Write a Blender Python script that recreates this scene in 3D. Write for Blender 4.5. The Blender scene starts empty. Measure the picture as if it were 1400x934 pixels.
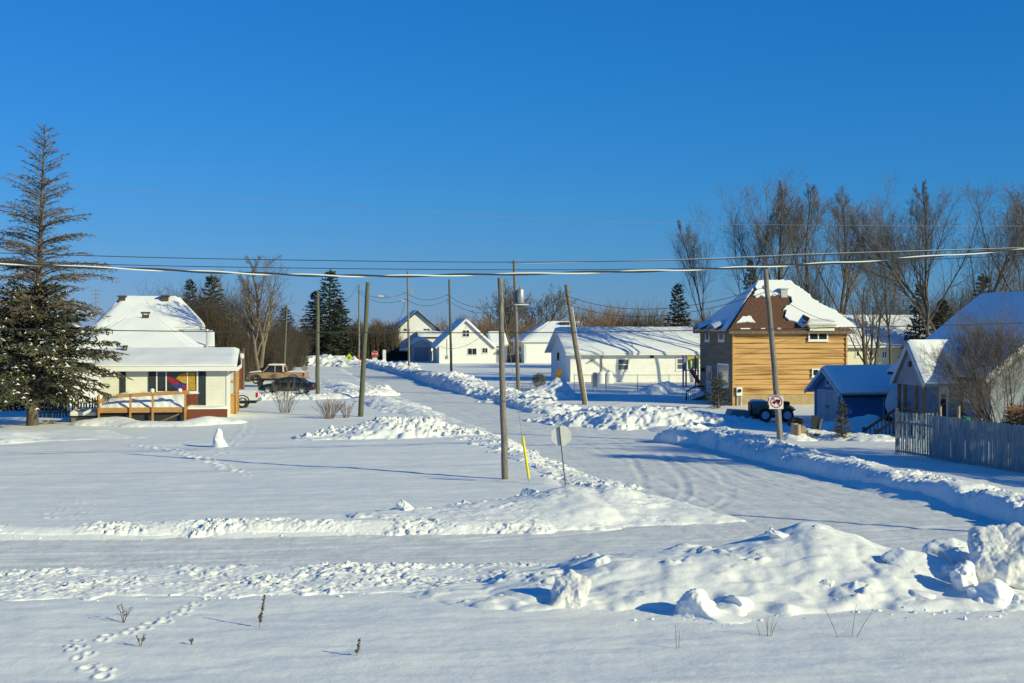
import bpy, bmesh, math, random
import numpy as np
from mathutils import Vector, Matrix, Quaternion

SC = bpy.context.scene
COL = SC.collection
F = 1944.0; CH = 5.9; CX = 700.0; HY = 448.0      # focal (px), eye height, principal column, horizon row
TH = math.radians(9.0)                           # the town grid is turned a little from the view
CT, ST = math.cos(TH), math.sin(TH)
SUN_EL = 21.0
SUN_DIR = Vector((0.86, -0.51, 0.0)).normalized()  # horizontal direction towards the sun

def gp(px, py):                     # point on level ground seen at a pixel of the survey photo
    Y = CH * F / (py - HY)
    return ((px - CX) / F * Y, Y)
def wp(px, py, Y):                  # point at distance Y
    return Vector(((px - CX) / F * Y, Y, CH - (py - HY) / F * Y))

# ---------------------------------------------------------------- noise (numpy)
def _hash(ix, iy, seed):
    h = (ix.astype(np.int64) * 374761393 + iy.astype(np.int64) * 668265263 + seed * 1442695041) & 0x7fffffff
    h = ((h ^ (h >> 13)) * 1274126177) & 0x7fffffff
    h = ((h ^ (h >> 16)) * 1911520717) & 0x7fffffff
    return ((h ^ (h >> 15)) & 0xffffff) / float(0xffffff)
def vnoise(x, y, seed=0):
    x = np.asarray(x, float); y = np.asarray(y, float)
    ix = np.floor(x); iy = np.floor(y); fx = x - ix; fy = y - iy
    ux = fx * fx * fx * (fx * (fx * 6 - 15) + 10); uy = fy * fy * fy * (fy * (fy * 6 - 15) + 10)
    a = _hash(ix, iy, seed); b = _hash(ix + 1, iy, seed); c = _hash(ix, iy + 1, seed); d = _hash(ix + 1, iy + 1, seed)
    return (a * (1 - ux) + b * ux) * (1 - uy) + (c * (1 - ux) + d * ux) * uy * 1.0
def fbm(x, y, o=4, seed=0):         # about -1 .. 1
    s = 0.0; a = 1.0; t = 0.0; f = 1.0
    for i in range(o):
        s = s + a * (vnoise(np.asarray(x) * f + 17.3 * i, np.asarray(y) * f - 9.1 * i, seed + i) * 2 - 1); t += a; a *= .5; f *= 2.03
    return s / t
def worley(x, y, seed=0):
    x = np.asarray(x, float); y = np.asarray(y, float)
    ix = np.floor(x); iy = np.floor(y); best = np.full(x.shape, 9.0)
    for dx in (-1, 0, 1):
        for dy in (-1, 0, 1):
            cx = ix + dx; cy = iy + dy
            px = cx + _hash(cx, cy, seed); py = cy + _hash(cx, cy, seed + 77)
            best = np.minimum(best, np.hypot(x - px, y - py))
    return best
def lumps(x, y, s, seed):           # chunky clods, 0..1
    w = 1 - np.clip(worley(x / s + .3 * fbm(x / s, y / s, 2, seed + 5), y / s, seed) / .62, 0, 1)
    w2 = 1 - np.clip(worley(x / s * 2.1, y / s * 2.1, seed + 3) / .62, 0, 1)
    return .68 * np.sqrt(w) + .32 * np.sqrt(w2)
def shards(x, y, s, seed):          # broken angular blocks: tilted facets with steps between them
    x = np.asarray(x, float) / s; y = np.asarray(y, float) / s
    x = x + .22 * fbm(x * 1.3, y * 1.3, 2, seed + 7)
    ix = np.floor(x); iy = np.floor(y); best = np.full(x.shape, 9.0); sec = np.full(x.shape, 9.0); h = np.zeros(x.shape)
    for dx in (-1, 0, 1):
        for dy in (-1, 0, 1):
            cx = ix + dx; cy = iy + dy; px = cx + _hash(cx, cy, seed); py = cy + _hash(cx, cy, seed + 77)
            d = np.hypot(x - px, y - py); v = _hash(cx, cy, seed + 5) ** 1.6 + (x - px) * (_hash(cx, cy, seed + 6) - .5) * 1.3 + (y - py) * (_hash(cx, cy, seed + 8) - .5) * 1.3
            m = d < best; sec = np.where(m, best, np.minimum(sec, d)); h = np.where(m, v, h); best = np.where(m, d, best)
    return h * np.clip((sec - best) / .16, 0, 1) ** .5
def sstep(a, b, x):
    t = np.clip((x - a) / (b - a), 0, 1); return t * t * (3 - 2 * t)
def polydist(x, y, pts, vals):      # distance to a polyline and values interpolated along it
    best = np.full(np.shape(x), 1e9); out = [np.zeros(np.shape(x)) for _ in range(len(vals[0]))]
    for (p, q, va, vb) in zip(pts[:-1], pts[1:], vals[:-1], vals[1:]):
        dx, dy = q[0] - p[0], q[1] - p[1]; L = dx * dx + dy * dy + 1e-9
        t = np.clip(((x - p[0]) * dx + (y - p[1]) * dy) / L, 0, 1)
        d = np.hypot(x - p[0] - t * dx, y - p[1] - t * dy)
        m = d < best; best = np.where(m, d, best)
        for k in range(len(out)): out[k] = np.where(m, va[k] + (vb[k] - va[k]) * t, out[k])
    return best, out

# ---------------------------------------------------------------- ground
CROSS = [((-90, 31), 2.5), ((-45, 34.2), 2.5), ((-13.2, 36.9), 2.5), ((0, 37.9), 2.7), ((7, 39.6), 3.6), ((13, 42.2), 4.0), ((24, 46.5), 3.6), ((60, 58), 3.4)]
MAIN = [((8.6, 42.5), 5.6), ((6.9, 56), 5.2), ((4.7, 75), 4.8), ((-1.6, 102), 3.9), ((-10.4, 140), 3.0), ((-20.5, 200), 3.0), ((-28, 224), 3.2), ((-52, 262), 3.4), ((-110, 330), 3.4)]
def sd_road(x, y):
    d1, (w1,) = polydist(x, y, [p for p, _ in CROSS], [(w,) for _, w in CROSS])
    d2, (w2,) = polydist(x, y, [p for p, _ in MAIN], [(w,) for _, w in MAIN])
    a = d1 - w1; b = d2 - w2; k = 1.5
    h = np.clip(.5 + .5 * (b - a) / k, 0, 1)
    return b * (1 - h) + a * h - k * h * (1 - h)
TRAILS = []
def trail(pxs, step, r, dep, seed, jit=.1):
    rr = random.Random(seed); pts = [gp(*p) for p in pxs]; k = 0; rj = .35
    for p, q in zip(pts[:-1], pts[1:]):
        L = math.hypot(q[0] - p[0], q[1] - p[1]); n = max(1, int(L / step))
        for i in range(n):
            t = (i + rr.uniform(-.2, .2)) / n; side = (.07 if k % 2 else -.07); k += 1
            nx, ny = -(q[1] - p[1]) / L, (q[0] - p[0]) / L
            TRAILS.append((p[0] + (q[0] - p[0]) * t + nx * side + rr.uniform(-jit, jit), p[1] + (q[1] - p[1]) * t + ny * side + rr.uniform(-jit, jit), r * rr.uniform(.7, 1.3), dep * rr.uniform(.6, 1.2)))
trail([(283, 824), (240, 850), (185, 872), (140, 885), (82, 893)], .27, .07, .045, 1, .05)
trail([(98, 893), (112, 905), (122, 917), (150, 936)], .25, .07, .045, 2, .05)
trail([(188, 614), (240, 622), (262, 629), (292, 636), (330, 650), (345, 656)], .6, .15, .06, 3)
trail([(340, 570), (338, 590), (325, 606), (300, 628)], .5, .15, .03, 4, .05)
trail([(60, 720), (95, 703), (125, 688)], .8, .09, .025, 5)
trail([(95, 722), (118, 706), (134, 694)], .8, .09, .025, 6)
TR = np.array(TRAILS)
def ground_base(x, y):
    sd = sd_road(x, y) + .5 * fbm(x * .4, y * .4, 2, 91)
    m = sstep(-.6, .9, sd)
    far = np.clip(1 - (y - 60) / 160, .25, 1)
    drift = .16 * fbm(x * .06, y * .09, 3, 3) + .055 * fbm(x * .16 + y * .05, y * .55, 3, 8) + .018 * fbm(x * .8, y * 2.0, 2, 12) * far
    ripple = (.013 * fbm(x * 1.7 + .5 * y, y * 1.9, 4, 15) + .012 * fbm(x * .5 - y * .4, y * 1.2, 2, 16)) * sstep(75, 25, y)
    return m * (.16 + drift + ripple) + (1 - m) * (-.09)
def ground(x, y):
    x = np.asarray(x, float); y = np.asarray(y, float)
    z = ground_base(x, y)
    lo = y < 80
    if np.any(lo) and x.size > 500:
        for (tx, ty, r, d) in TRAILS:
            sel = (np.abs(x - tx) < 4 * r) & (np.abs(y - ty) < 4 * r)
            if not sel.any(): continue
            q = np.hypot(x[sel] - tx, (y[sel] - ty) * .8) / r
            z[sel] += d * (-1.0 * np.exp(-q * q) + .75 * np.exp(-((q - 1.5) / .5) ** 2))
    return z
def gz(x, y): return float(ground_base(np.array([x]), np.array([y]))[0])

# ---------------------------------------------------------------- meshes
def mesh_np(name, V, Q, mat, parent=None, smooth=True):
    me = bpy.data.meshes.new(name); V = np.asarray(V, np.float32); Q = np.asarray(Q, np.int32); k = Q.shape[1]
    me.vertices.add(len(V)); me.vertices.foreach_set('co', V.ravel())
    me.loops.add(Q.size); me.loops.foreach_set('vertex_index', Q.ravel())
    me.polygons.add(len(Q)); me.polygons.foreach_set('loop_start', np.arange(0, Q.size, k, dtype=np.int32)); me.polygons.foreach_set('loop_total', np.full(len(Q), k, np.int32))
    me.polygons.foreach_set('use_smooth', np.full(len(Q), smooth)); me.update(calc_edges=True); me.validate()
    if mat: me.materials.append(mat)
    o = bpy.data.objects.new(name, me); COL.objects.link(o)
    if parent is not None: o.parent = parent
    return o
class MB:
    def __init__(s): s.v = []; s.f = []
    def add(s, vs, fs):
        b = len(s.v); s.v += [tuple(v) for v in vs]; s.f += [tuple(b + i for i in f) for f in fs]; return s
    def box(s, x0, x1, y0, y1, z0, z1):
        if x1 < x0: x0, x1 = x1, x0
        if y1 < y0: y0, y1 = y1, y0
        if z1 < z0: z0, z1 = z1, z0
        return s.add([(x0, y0, z0), (x1, y0, z0), (x1, y1, z0), (x0, y1, z0), (x0, y0, z1), (x1, y0, z1), (x1, y1, z1), (x0, y1, z1)],
              [(0, 3, 2, 1), (4, 5, 6, 7), (0, 1, 5, 4), (1, 2, 6, 5), (2, 3, 7, 6), (3, 0, 4, 7)])
    def obox(s, c, a, n, w, h, d, up=(0, 0, 1), off=0.0):
        # box centred on c, spanning w along a, h along up, from n*off to n*(off+d)
        c = Vector(c); a = Vector(a); n = Vector(n); u = Vector(up); vs = []
        for k in (off, off + d):
            for (i, j) in ((-1, -1), (1, -1), (1, 1), (-1, 1)): vs.append(c + a * (i * w / 2) + u * (j * h / 2) + n * k)
        return s.add(vs, [(0, 3, 2, 1), (4, 5, 6, 7), (0, 1, 5, 4), (1, 2, 6, 5), (2, 3, 7, 6), (3, 0, 4, 7)])
    def beam(s, p, q, w, h=None, up=(0, 0, 1)):   # squared timber from p to q
        h = h or w; p = Vector(p); q = Vector(q); d = (q - p).normalized(); a = d.cross(Vector(up))
        if a.length < 1e-4: a = d.cross(Vector((0, 1, 0)))
        a.normalize(); b = a.cross(d); vs = []
        for e in (p, q):
            for (i, j) in ((-1, -1), (1, -1), (1, 1), (-1, 1)): vs.append(e + a * (i * w / 2) + b * (j * h / 2))
        return s.add(vs, [(0, 1, 2, 3), (7, 6, 5, 4), (0, 4, 5, 1), (1, 5, 6, 2), (2, 6, 7, 3), (3, 7, 4, 0)])
    def prism(s, poly, vec):             # polygon (3D, planar) swept along vec
        n = len(poly); vec = Vector(vec); p = [Vector(q) for q in poly]
        fs = [tuple(range(n))[::-1], tuple(range(n, 2 * n))]
        for i in range(n): fs.append((i, (i + 1) % n, n + (i + 1) % n, n + i))
        return s.add(p + [q + vec for q in p], fs)
    def poly(s, pts): return s.add(pts, [tuple(range(len(pts)))])
    def tube(s, pts, r, n=6, cap=True):
        pts = [Vector(p) for p in pts]; m = len(pts)
        rs = list(r) if isinstance(r, (list, tuple)) else [r] * m
        vs = []; ref = None
        for i, p in enumerate(pts):
            d = (pts[min(i + 1, m - 1)] - pts[max(i - 1, 0)])
            if d.length < 1e-9: d = Vector((0, 0, 1))
            d.normalize()
            if ref is None:
                ref = d.cross(Vector((0.31, .2, .93)));
                if ref.length < 1e-3: ref = d.cross(Vector((1, 0, 0)))
            ref = ref - d * ref.dot(d)
            if ref.length < 1e-6: ref = d.orthogonal()
            ref.normalize(); b = d.cross(ref)
            for k in range(n):
                t = 2 * math.pi * k / n; vs.append(p + (ref * math.cos(t) + b * math.sin(t)) * rs[i])
        fs = []
        for i in range(m - 1):
            for k in range(n): fs.append((i * n + k, i * n + (k + 1) % n, (i + 1) * n + (k + 1) % n, (i + 1) * n + k))
        if cap and n > 2: fs += [tuple(range(n))[::-1], tuple((m - 1) * n + k for k in range(n))]
        return s.add(vs, fs)
    def lathe(s, prof, n=16, c=(0, 0, 0), cap=True):   # profile (r, z)
        vs = []; fs = []; m = len(prof)
        for (r, z) in prof:
            for k in range(n): t = 2 * math.pi * k / n; vs.append((c[0] + r * math.cos(t), c[1] + r * math.sin(t), c[2] + z))
        for i in range(m - 1):
            for k in range(n): fs.append((i * n + k, i * n + (k + 1) % n, (i + 1) * n + (k + 1) % n, (i + 1) * n + k))
        if cap: fs += [tuple(range(n))[::-1], tuple((m - 1) * n + k for k in range(n))]
        return s.add(vs, fs)
    def disc(s, c, n, r, d, seg=20, a=None):   # short cylinder, axis n
        c = Vector(c); n = Vector(n).normalized(); a = n.orthogonal().normalized(); b = n.cross(a)
        return s.prism([c + (a * math.cos(2 * math.pi * k / seg) + b * math.sin(2 * math.pi * k / seg)) * r for k in range(seg)], n * d)
    def grid(s, P):                       # rows of points
        n = len(P[0]); vs = [p for r in P for p in r]; fs = []
        for i in range(len(P) - 1):
            for j in range(n - 1): fs.append((i * n + j, i * n + j + 1, (i + 1) * n + j + 1, (i + 1) * n + j))
        return s.add(vs, fs)
    def build(s, name, mat, parent=None, smooth=False, bevel=0.0, label=None, fix=True):
        me = bpy.data.meshes.new(name); me.from_pydata([tuple(v) for v in s.v], [], s.f); me.update()
        if fix and len(s.f) < 60000:
            bm = bmesh.new(); bm.from_mesh(me); bmesh.ops.recalc_face_normals(bm, faces=bm.faces); bm.to_mesh(me); bm.free()
        if smooth: me.polygons.foreach_set('use_smooth', [True] * len(me.polygons))
        if mat: me.materials.append(mat)
        o = bpy.data.objects.new(name, me); COL.objects.link(o)
        if parent is not None: o.parent = parent.o if isinstance(parent, T) else parent
        if bevel:
            b = o.modifiers.new('edge', 'BEVEL'); b.width = bevel; b.segments = 2; b.limit_method = 'ANGLE'
        if label: o['label'] = label
        return o
def tag(o, label=None, cat=None, group=None, kind=None):
    if label: o['label'] = label
    if cat: o['category'] = cat
    if group: o['group'] = group
    if kind: o['kind'] = kind
    return o
class T:                                   # a thing: an Empty at its base
    def __init__(s, name, label, cat, loc=(0, 0, 0), rot=0.0, group=None):
        s.o = bpy.data.objects.new(name, None); COL.objects.link(s.o); s.o.empty_display_size = .2
        s.loc = Vector(loc if len(loc) == 3 else (loc[0], loc[1], gz(*loc))); s.rot = rot
        s.o.location = s.loc; s.o.rotation_euler = (0, 0, rot); tag(s.o, label, cat, group)
    def to_local(s, w): return Matrix.Rotation(-s.rot, 3, 'Z') @ (Vector(w) - s.loc)
    def hit(s, px, py, P, n):              # where the sight line of a pixel meets a plane of the thing (own coordinates)
        o = s.to_local((0, 0, CH)); d = Matrix.Rotation(-s.rot, 3, 'Z') @ Vector(((px - CX) / F, 1, (HY - py) / F))
        P = Vector(P); n = Vector(n); t = (P - o).dot(n) / d.dot(n); return o + d * t
def copy_tree(o, loc=None, rotz=None, scale=None, label=None, group=None, parent=None):
    c = o.copy(); COL.objects.link(c)
    if parent is not None: c.parent = parent
    if loc is not None: c.location = loc
    if rotz is not None: c.rotation_euler = (0, 0, rotz)
    if scale is not None: c.scale = scale if isinstance(scale, (tuple, list)) else (scale,) * 3
    if label: c['label'] = label
    if group: c['group'] = group
    for ch in list(o.children): copy_tree(ch, parent=c)
    return c

# ---------------------------------------------------------------- materials
MATS = {}
def mat(name, col, rough=.7, col2=None, nscale=3.0, stretch=(1, 1, 1), bump=0.0, bscale=20.0, metal=0.0, spec=.3, lap=0.0, lapdir='Z', detail=4, contrast=(.35, .65), bdist=.02, lapdepth=.5):
    if name in MATS: return MATS[name]
    m = bpy.data.materials.new(name); m.use_nodes = True; nt = m.node_tree; N = nt.nodes; L = nt.links
    b = N['Principled BSDF']; b.inputs['Roughness'].default_value = rough; b.inputs['Metallic'].default_value = metal
    b.inputs['Specular IOR Level'].default_value = spec
    b.inputs['Base Color'].default_value = (*col, 1)
    tc = N.new('ShaderNodeTexCoord'); mp = N.new('ShaderNodeMapping'); mp.inputs['Scale'].default_value = stretch
    L.new(tc.outputs['Object'], mp.inputs['Vector'])
    if col2:
        n = N.new('ShaderNodeTexNoise'); n.inputs['Scale'].default_value = nscale; n.inputs['Detail'].default_value = detail; n.inputs['Roughness'].default_value = .6
        L.new(mp.outputs[0], n.inputs['Vector'])
        r = N.new('ShaderNodeValToRGB'); r.color_ramp.elements[0].position = contrast[0]; r.color_ramp.elements[1].position = contrast[1]
        r.color_ramp.elements[0].color = (*col, 1); r.color_ramp.elements[1].color = (*col2, 1)
        L.new(n.outputs['Fac'], r.inputs['Fac']); L.new(r.outputs[0], b.inputs['Base Color'])
    last = None
    if bump:
        n2 = N.new('ShaderNodeTexNoise'); n2.inputs['Scale'].default_value = bscale; n2.inputs['Detail'].default_value = 5
        L.new(mp.outputs[0], n2.inputs['Vector'])
        bp = N.new('ShaderNodeBump'); bp.inputs['Strength'].default_value = bump; bp.inputs['Distance'].default_value = bdist
        L.new(n2.outputs['Fac'], bp.inputs['Height']); last = bp
    if lap:                                # lapped boards: a saw-tooth relief
        sx = N.new('ShaderNodeSeparateXYZ'); L.new(tc.outputs['Object'], sx.inputs[0])
        mu = N.new('ShaderNodeMath'); mu.operation = 'DIVIDE'; mu.inputs[1].default_value = lap; L.new(sx.outputs[lapdir], mu.inputs[0])
        fr = N.new('ShaderNodeMath'); fr.operation = 'FRACT'; L.new(mu.outputs[0], fr.inputs[0])
        iv = N.new('ShaderNodeMath'); iv.operation = 'SUBTRACT'; iv.inputs[0].default_value = 1.0; L.new(fr.outputs[0], iv.inputs[1])
        bp2 = N.new('ShaderNodeBump'); bp2.inputs['Strength'].default_value = lapdepth; bp2.inputs['Distance'].default_value = .03
        L.new(iv.outputs[0], bp2.inputs['Height'])
        if last: L.new(last.outputs[0], bp2.inputs['Normal'])
        last = bp2
    if last: L.new(last.outputs[0], b.inputs['Normal'])
    MATS[name] = m; return m
def snow_mat(name, c1, c2, scales, strength, stretch=(1, 1, 1), rough=.6):
    m = bpy.data.materials.new(name); m.use_nodes = True; nt = m.node_tree; N = nt.nodes; L = nt.links
    b = N['Principled BSDF']; b.inputs['Roughness'].default_value = rough; b.inputs['Specular IOR Level'].default_value = .25
    g = N.new('ShaderNodeNewGeometry'); mp = N.new('ShaderNodeMapping'); mp.inputs['Scale'].default_value = stretch; L.new(g.outputs['Position'], mp.inputs['Vector'])
    n = N.new('ShaderNodeTexNoise'); n.inputs['Scale'].default_value = .8; n.inputs['Detail'].default_value = 6; L.new(mp.outputs[0], n.inputs['Vector'])
    r = N.new('ShaderNodeValToRGB'); r.color_ramp.elements[0].position = .35; r.color_ramp.elements[1].position = .65
    r.color_ramp.elements[0].color = (*c1, 1); r.color_ramp.elements[1].color = (*c2, 1); L.new(n.outputs['Fac'], r.inputs['Fac']); L.new(r.outputs[0], b.inputs['Base Color'])
    last = None
    for (sc, st, dist) in scales:
        q = N.new('ShaderNodeTexNoise'); q.inputs['Scale'].default_value = sc; q.inputs['Detail'].default_value = 3; L.new(mp.outputs[0], q.inputs['Vector'])
        bp = N.new('ShaderNodeBump'); bp.inputs['Strength'].default_value = st * strength; bp.inputs['Distance'].default_value = dist; L.new(q.outputs['Fac'], bp.inputs['Height'])
        if last: L.new(last.outputs[0], bp.inputs['Normal'])
        last = bp
    L.new(last.outputs[0], b.inputs['Normal']); MATS[name] = m; return m
SNOW = snow_mat('snow', (.83, .83, .815), (.875, .87, .85), [(1.2, .4, .05), (5, .45, .025), (16, .5, .012), (45, .45, .005)], 1.0, (1, 1.15, 1))
SNOWR = snow_mat('packed_snow', (.69, .69, .68), (.83, .825, .805), [(1.5, .4, .05), (9, .5, .02), (40, .5, .008)], 1.0, (1, 1, 1))
SNOWC = snow_mat('broken_snow', (.84, .84, .83), (.88, .88, .87), [(3, .35, .05), (14, .5, .02), (50, .4, .006)], .8)
SNOWD = snow_mat('dirty_snow', (.66, .65, .63), (.84, .84, .83), [(3, .5, .06), (9, .6, .04), (40, .5, .008)], 1.0)
SNOWF = snow_mat('roof_snow', (.84, .85, .86), (.87, .87, .87), [(1, .4, .05), (5, .3, .02)], .8)
M = dict(
 pole=mat('pole_wood', (.13, .10, .075), .85, (.24, .20, .16), 5, (6, 6, .5), .5, 30),
 polegrn=mat('treated_pole_wood', (.085, .09, .065), .85, (.15, .145, .10), 5, (6, 6, .5), .5, 30),
 polegry=mat('weathered_pole_wood', (.13, .115, .10), .9, (.27, .245, .215), 5, (6, 6, .5), .5, 30),
 bark=mat('bark', (.06, .05, .04), .95, (.15, .125, .10), 4, (3, 3, .7), .8, 14),
 barkl=mat('pale_bark', (.13, .105, .075), .95, (.24, .19, .14), 4, (3, 3, .7), .8, 14),
 twig=mat('twig', (.10, .082, .066), .95, (.20, .17, .14), .6),
 twigr=mat('reddish_twig', (.15, .09, .06), .95, (.24, .16, .11), 2),
 twigw=mat('dark_brush', (.045, .037, .03), .95, (.10, .078, .058), .25),
 need=mat('needles', (.042, .048, .028), .8, (.135, .125, .07), .9, contrast=(.3, .7)),
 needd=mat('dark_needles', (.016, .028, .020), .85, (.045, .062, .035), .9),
 needb=mat('dying_needles', (.10, .075, .05), .9, (.20, .155, .105), .9),
 white=mat('white_siding', (.74, .74, .72), .6, (.80, .80, .78), 1.5, lap=.2, bump=.1),
 cream=mat('cream_siding', (.68, .67, .575), .6, (.74, .73, .64), 1.2, lap=.22, bump=.1),
 yell=mat('pale_yellow_siding', (.68, .64, .48), .7, (.70, .66, .50), 1.2, lap=.2),
 grey=mat('grey_siding', (.19, .225, .27), .65, (.25, .285, .33), 1.5, lap=.18, bump=.1),
 greyd=mat('grey_door_panel', (.42, .42, .42), .6, (.48, .48, .48), 2, lap=.45),
 blue=mat('blue_siding', (.045, .16, .34), .6, (.07, .21, .40), 1.3, lap=.2, bump=.1),
 bluetr=mat('pale_blue_trim', (.40, .46, .54), .6),
 door=mat('shed_door', (.34, .36, .40), .6, (.42, .44, .48), 2, (1, 1, .2), .2, 12),
 trim=mat('white_trim', (.76, .76, .75), .5),
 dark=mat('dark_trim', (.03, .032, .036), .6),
 navy=mat('dark_shingle', (.025, .03, .04), .9, (.05, .055, .065), 6, bump=.4, bscale=25),
 shut=mat('dark_shutter', (.018, .028, .036), .6, (.03, .04, .048), 4, lap=.08),
 shing=mat('brown_shingle', (.085, .042, .028), .95, (.17, .085, .055), 6, (1, 1, 3), .6, 22, lap=.16),
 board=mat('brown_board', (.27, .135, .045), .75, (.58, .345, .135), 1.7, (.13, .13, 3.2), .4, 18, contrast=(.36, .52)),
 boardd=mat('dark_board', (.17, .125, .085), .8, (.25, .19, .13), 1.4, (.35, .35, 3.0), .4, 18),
 found=mat('foundation', (.36, .27, .15), .9, (.45, .34, .20), 3, bump=.3),
 deck=mat('deck_wood', (.36, .185, .06), .75, (.50, .28, .11), 3, (1, 1, 6), .3, 25),
 redwood=mat('red_brown_panel', (.14, .04, .024), .75, (.21, .065, .036), 3, (4, 4, .6), .3, 20),
 fence=mat('fence_picket', (.17, .215, .24), .8, (.28, .33, .36), 2.5, (3, 3, .6), .4, 25),
 postw=mat('fence_post_wood', (.34, .25, .17), .8, (.45, .34, .24), 3, (4, 4, .6)),
 oldw=mat('old_wood', (.12, .085, .06), .9, (.22, .165, .12), 3, (3, 3, .6), .5, 20),
 glass=mat('window_glass', (.02, .028, .034), .06, spec=.6),
 glassl=mat('bright_window_glass', (.10, .13, .15), .05, spec=.9),
 drr=mat('red_drape', (.22, .012, .03), .8, (.32, .02, .045), 9), dry=mat('yellow_drape', (.36, .20, .02), .8, (.52, .31, .035), 9), drb=mat('blue_drape', (.02, .03, .16), .8, (.035, .055, .26), 9),
 vent=mat('brown_metal', (.06, .045, .038), .6, (.10, .075, .06), 5), galv=mat('galvanised', (.42, .43, .44), .45, (.52, .53, .54), 4, metal=.5),
 steel=mat('grey_paint_metal', (.22, .24, .26), .5, (.28, .30, .32), 4, metal=.2), black=mat('black_metal', (.012, .013, .015), .5), rubber=mat('rubber', (.018, .018, .019), .85, (.03, .03, .031), 8),
 green_post=mat('green_steel', (.05, .065, .05), .6), yellow=mat('yellow_plastic', (.70, .60, .02), .5), orange=mat('orange_plastic', (.75, .30, .02), .5),
 signw=mat('sign_white', (.78, .78, .76), .4), signr=mat('sign_red', (.55, .02, .03), .4), signk=mat('sign_black', (.012, .012, .012), .5), signg=mat('sign_lime', (.55, .75, .03), .4), signy=mat('sign_yellow', (.75, .42, .02), .4),
 alu=mat('sign_back', (.62, .61, .59), .45, (.70, .69, .67), 3, metal=.1),
 wire=mat('wire', (.035, .04, .045), .6), wirel=mat('bare_wire', (.55, .54, .50), .4, metal=.3), wires=mat('pale_cable', (.82, .82, .80), .5),
 tan=mat('tan_paint', (.36, .225, .12), .35, (.42, .27, .15), 2, spec=.5), carw=mat('white_paint', (.60, .61, .62), .3, spec=.5), cark=mat('black_paint', (.012, .016, .022), .2, spec=.6), lampr=mat('tail_lamp', (.45, .01, .015), .3),
 chrome=mat('chrome', (.55, .55, .56), .25, metal=.9), purple=mat('purple_post', (.10, .06, .24), .5), panely=mat('yellow_panel', (.65, .52, .05), .5), slide=mat('red_slide', (.40, .05, .04), .5),
 navyp=mat('blue_grey_steel', (.10, .13, .16), .5, (.16, .20, .24), 4), tfend=mat('olive_paint', (.12, .11, .03), .5, (.17, .155, .05), 4), tblue=mat('pale_blue_panel', (.30, .42, .55), .5),
 dish=mat('pale_dish', (.55, .60, .68), .5), weed=mat('dry_weed', (.10, .075, .05), .95, (.17, .13, .09), 20), stick=mat('dry_stick', (.20, .12, .07), .9),
 cedar=mat('brown_cedar', (.17, .065, .025), .9, (.27, .12, .05), 1.5), tarp=mat('green_tarp', (.02, .18, .11), .5),
)
EXPO=0.08; AIR=1.15; DUST=0.0; OZONE=8.0; SKYSTR=0.1; SUNSTR=4.6; SUNCOL=(1.0,0.95,0.54)
SKYCURVE=((.66,1.6),(.555,.80),(.91,.74))     # gain and power per channel: the deep winter blue of the photograph
# ================================================================ camera, sky, sun
cd = bpy.data.cameras.new('camera'); cam = bpy.data.objects.new('camera', cd); COL.objects.link(cam)
cam.location = (0, 0, CH); cam.rotation_euler = (math.radians(90), 0, 0)
cd.sensor_width = 36; cd.lens = 36 * F / 1400; cd.shift_y = -(467 - HY) / 1400; cd.clip_start = .5; cd.clip_end = 20000
SC.camera = cam
SC.view_settings.view_transform = 'Standard'; SC.view_settings.look = 'None'; SC.view_settings.gamma = 1; SC.view_settings.exposure = EXPO
w = bpy.data.worlds.new('World'); SC.world = w; w.use_nodes = True; nt = w.node_tree; bg = nt.nodes['Background']
sk = nt.nodes.new('ShaderNodeTexSky'); sk.sky_type = 'NISHITA'; sk.sun_disc = False; sk.sun_elevation = math.radians(SUN_EL)
sk.sun_rotation = math.atan2(SUN_DIR.x, SUN_DIR.y); sk.altitude = 300; sk.air_density = AIR; sk.dust_density = DUST; sk.ozone_density = OZONE
sep = nt.nodes.new('ShaderNodeSeparateColor'); com = nt.nodes.new('ShaderNodeCombineColor'); nt.links.new(sk.outputs[0], sep.inputs[0])
for i, (g_, p_) in enumerate(SKYCURVE):
    m0 = nt.nodes.new('ShaderNodeMath'); m0.operation = 'POWER'; m0.inputs[1].default_value = p_; nt.links.new(sep.outputs[i], m0.inputs[0])
    m1 = nt.nodes.new('ShaderNodeMath'); m1.operation = 'MULTIPLY'; m1.inputs[1].default_value = g_ * SKYSTR ** (p_ - 1); nt.links.new(m0.outputs[0], m1.inputs[0]); nt.links.new(m1.outputs[0], com.inputs[i])
nt.links.new(com.outputs[0], bg.inputs['Color']); bg.inputs['Strength'].default_value = SKYSTR
ld = bpy.data.lights.new('sun', 'SUN'); ld.energy = SUNSTR; ld.angle = math.radians(.5); ld.color = SUNCOL
lo = bpy.data.objects.new('sun', ld); COL.objects.link(lo)
sd_vec = Vector((SUN_DIR.x * math.cos(math.radians(SUN_EL)), SUN_DIR.y * math.cos(math.radians(SUN_EL)), math.sin(math.radians(SUN_EL))))
lo.rotation_euler = sd_vec.to_track_quat('Z', 'Y').to_euler(); lo.location = (60, -30, 60)

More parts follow.
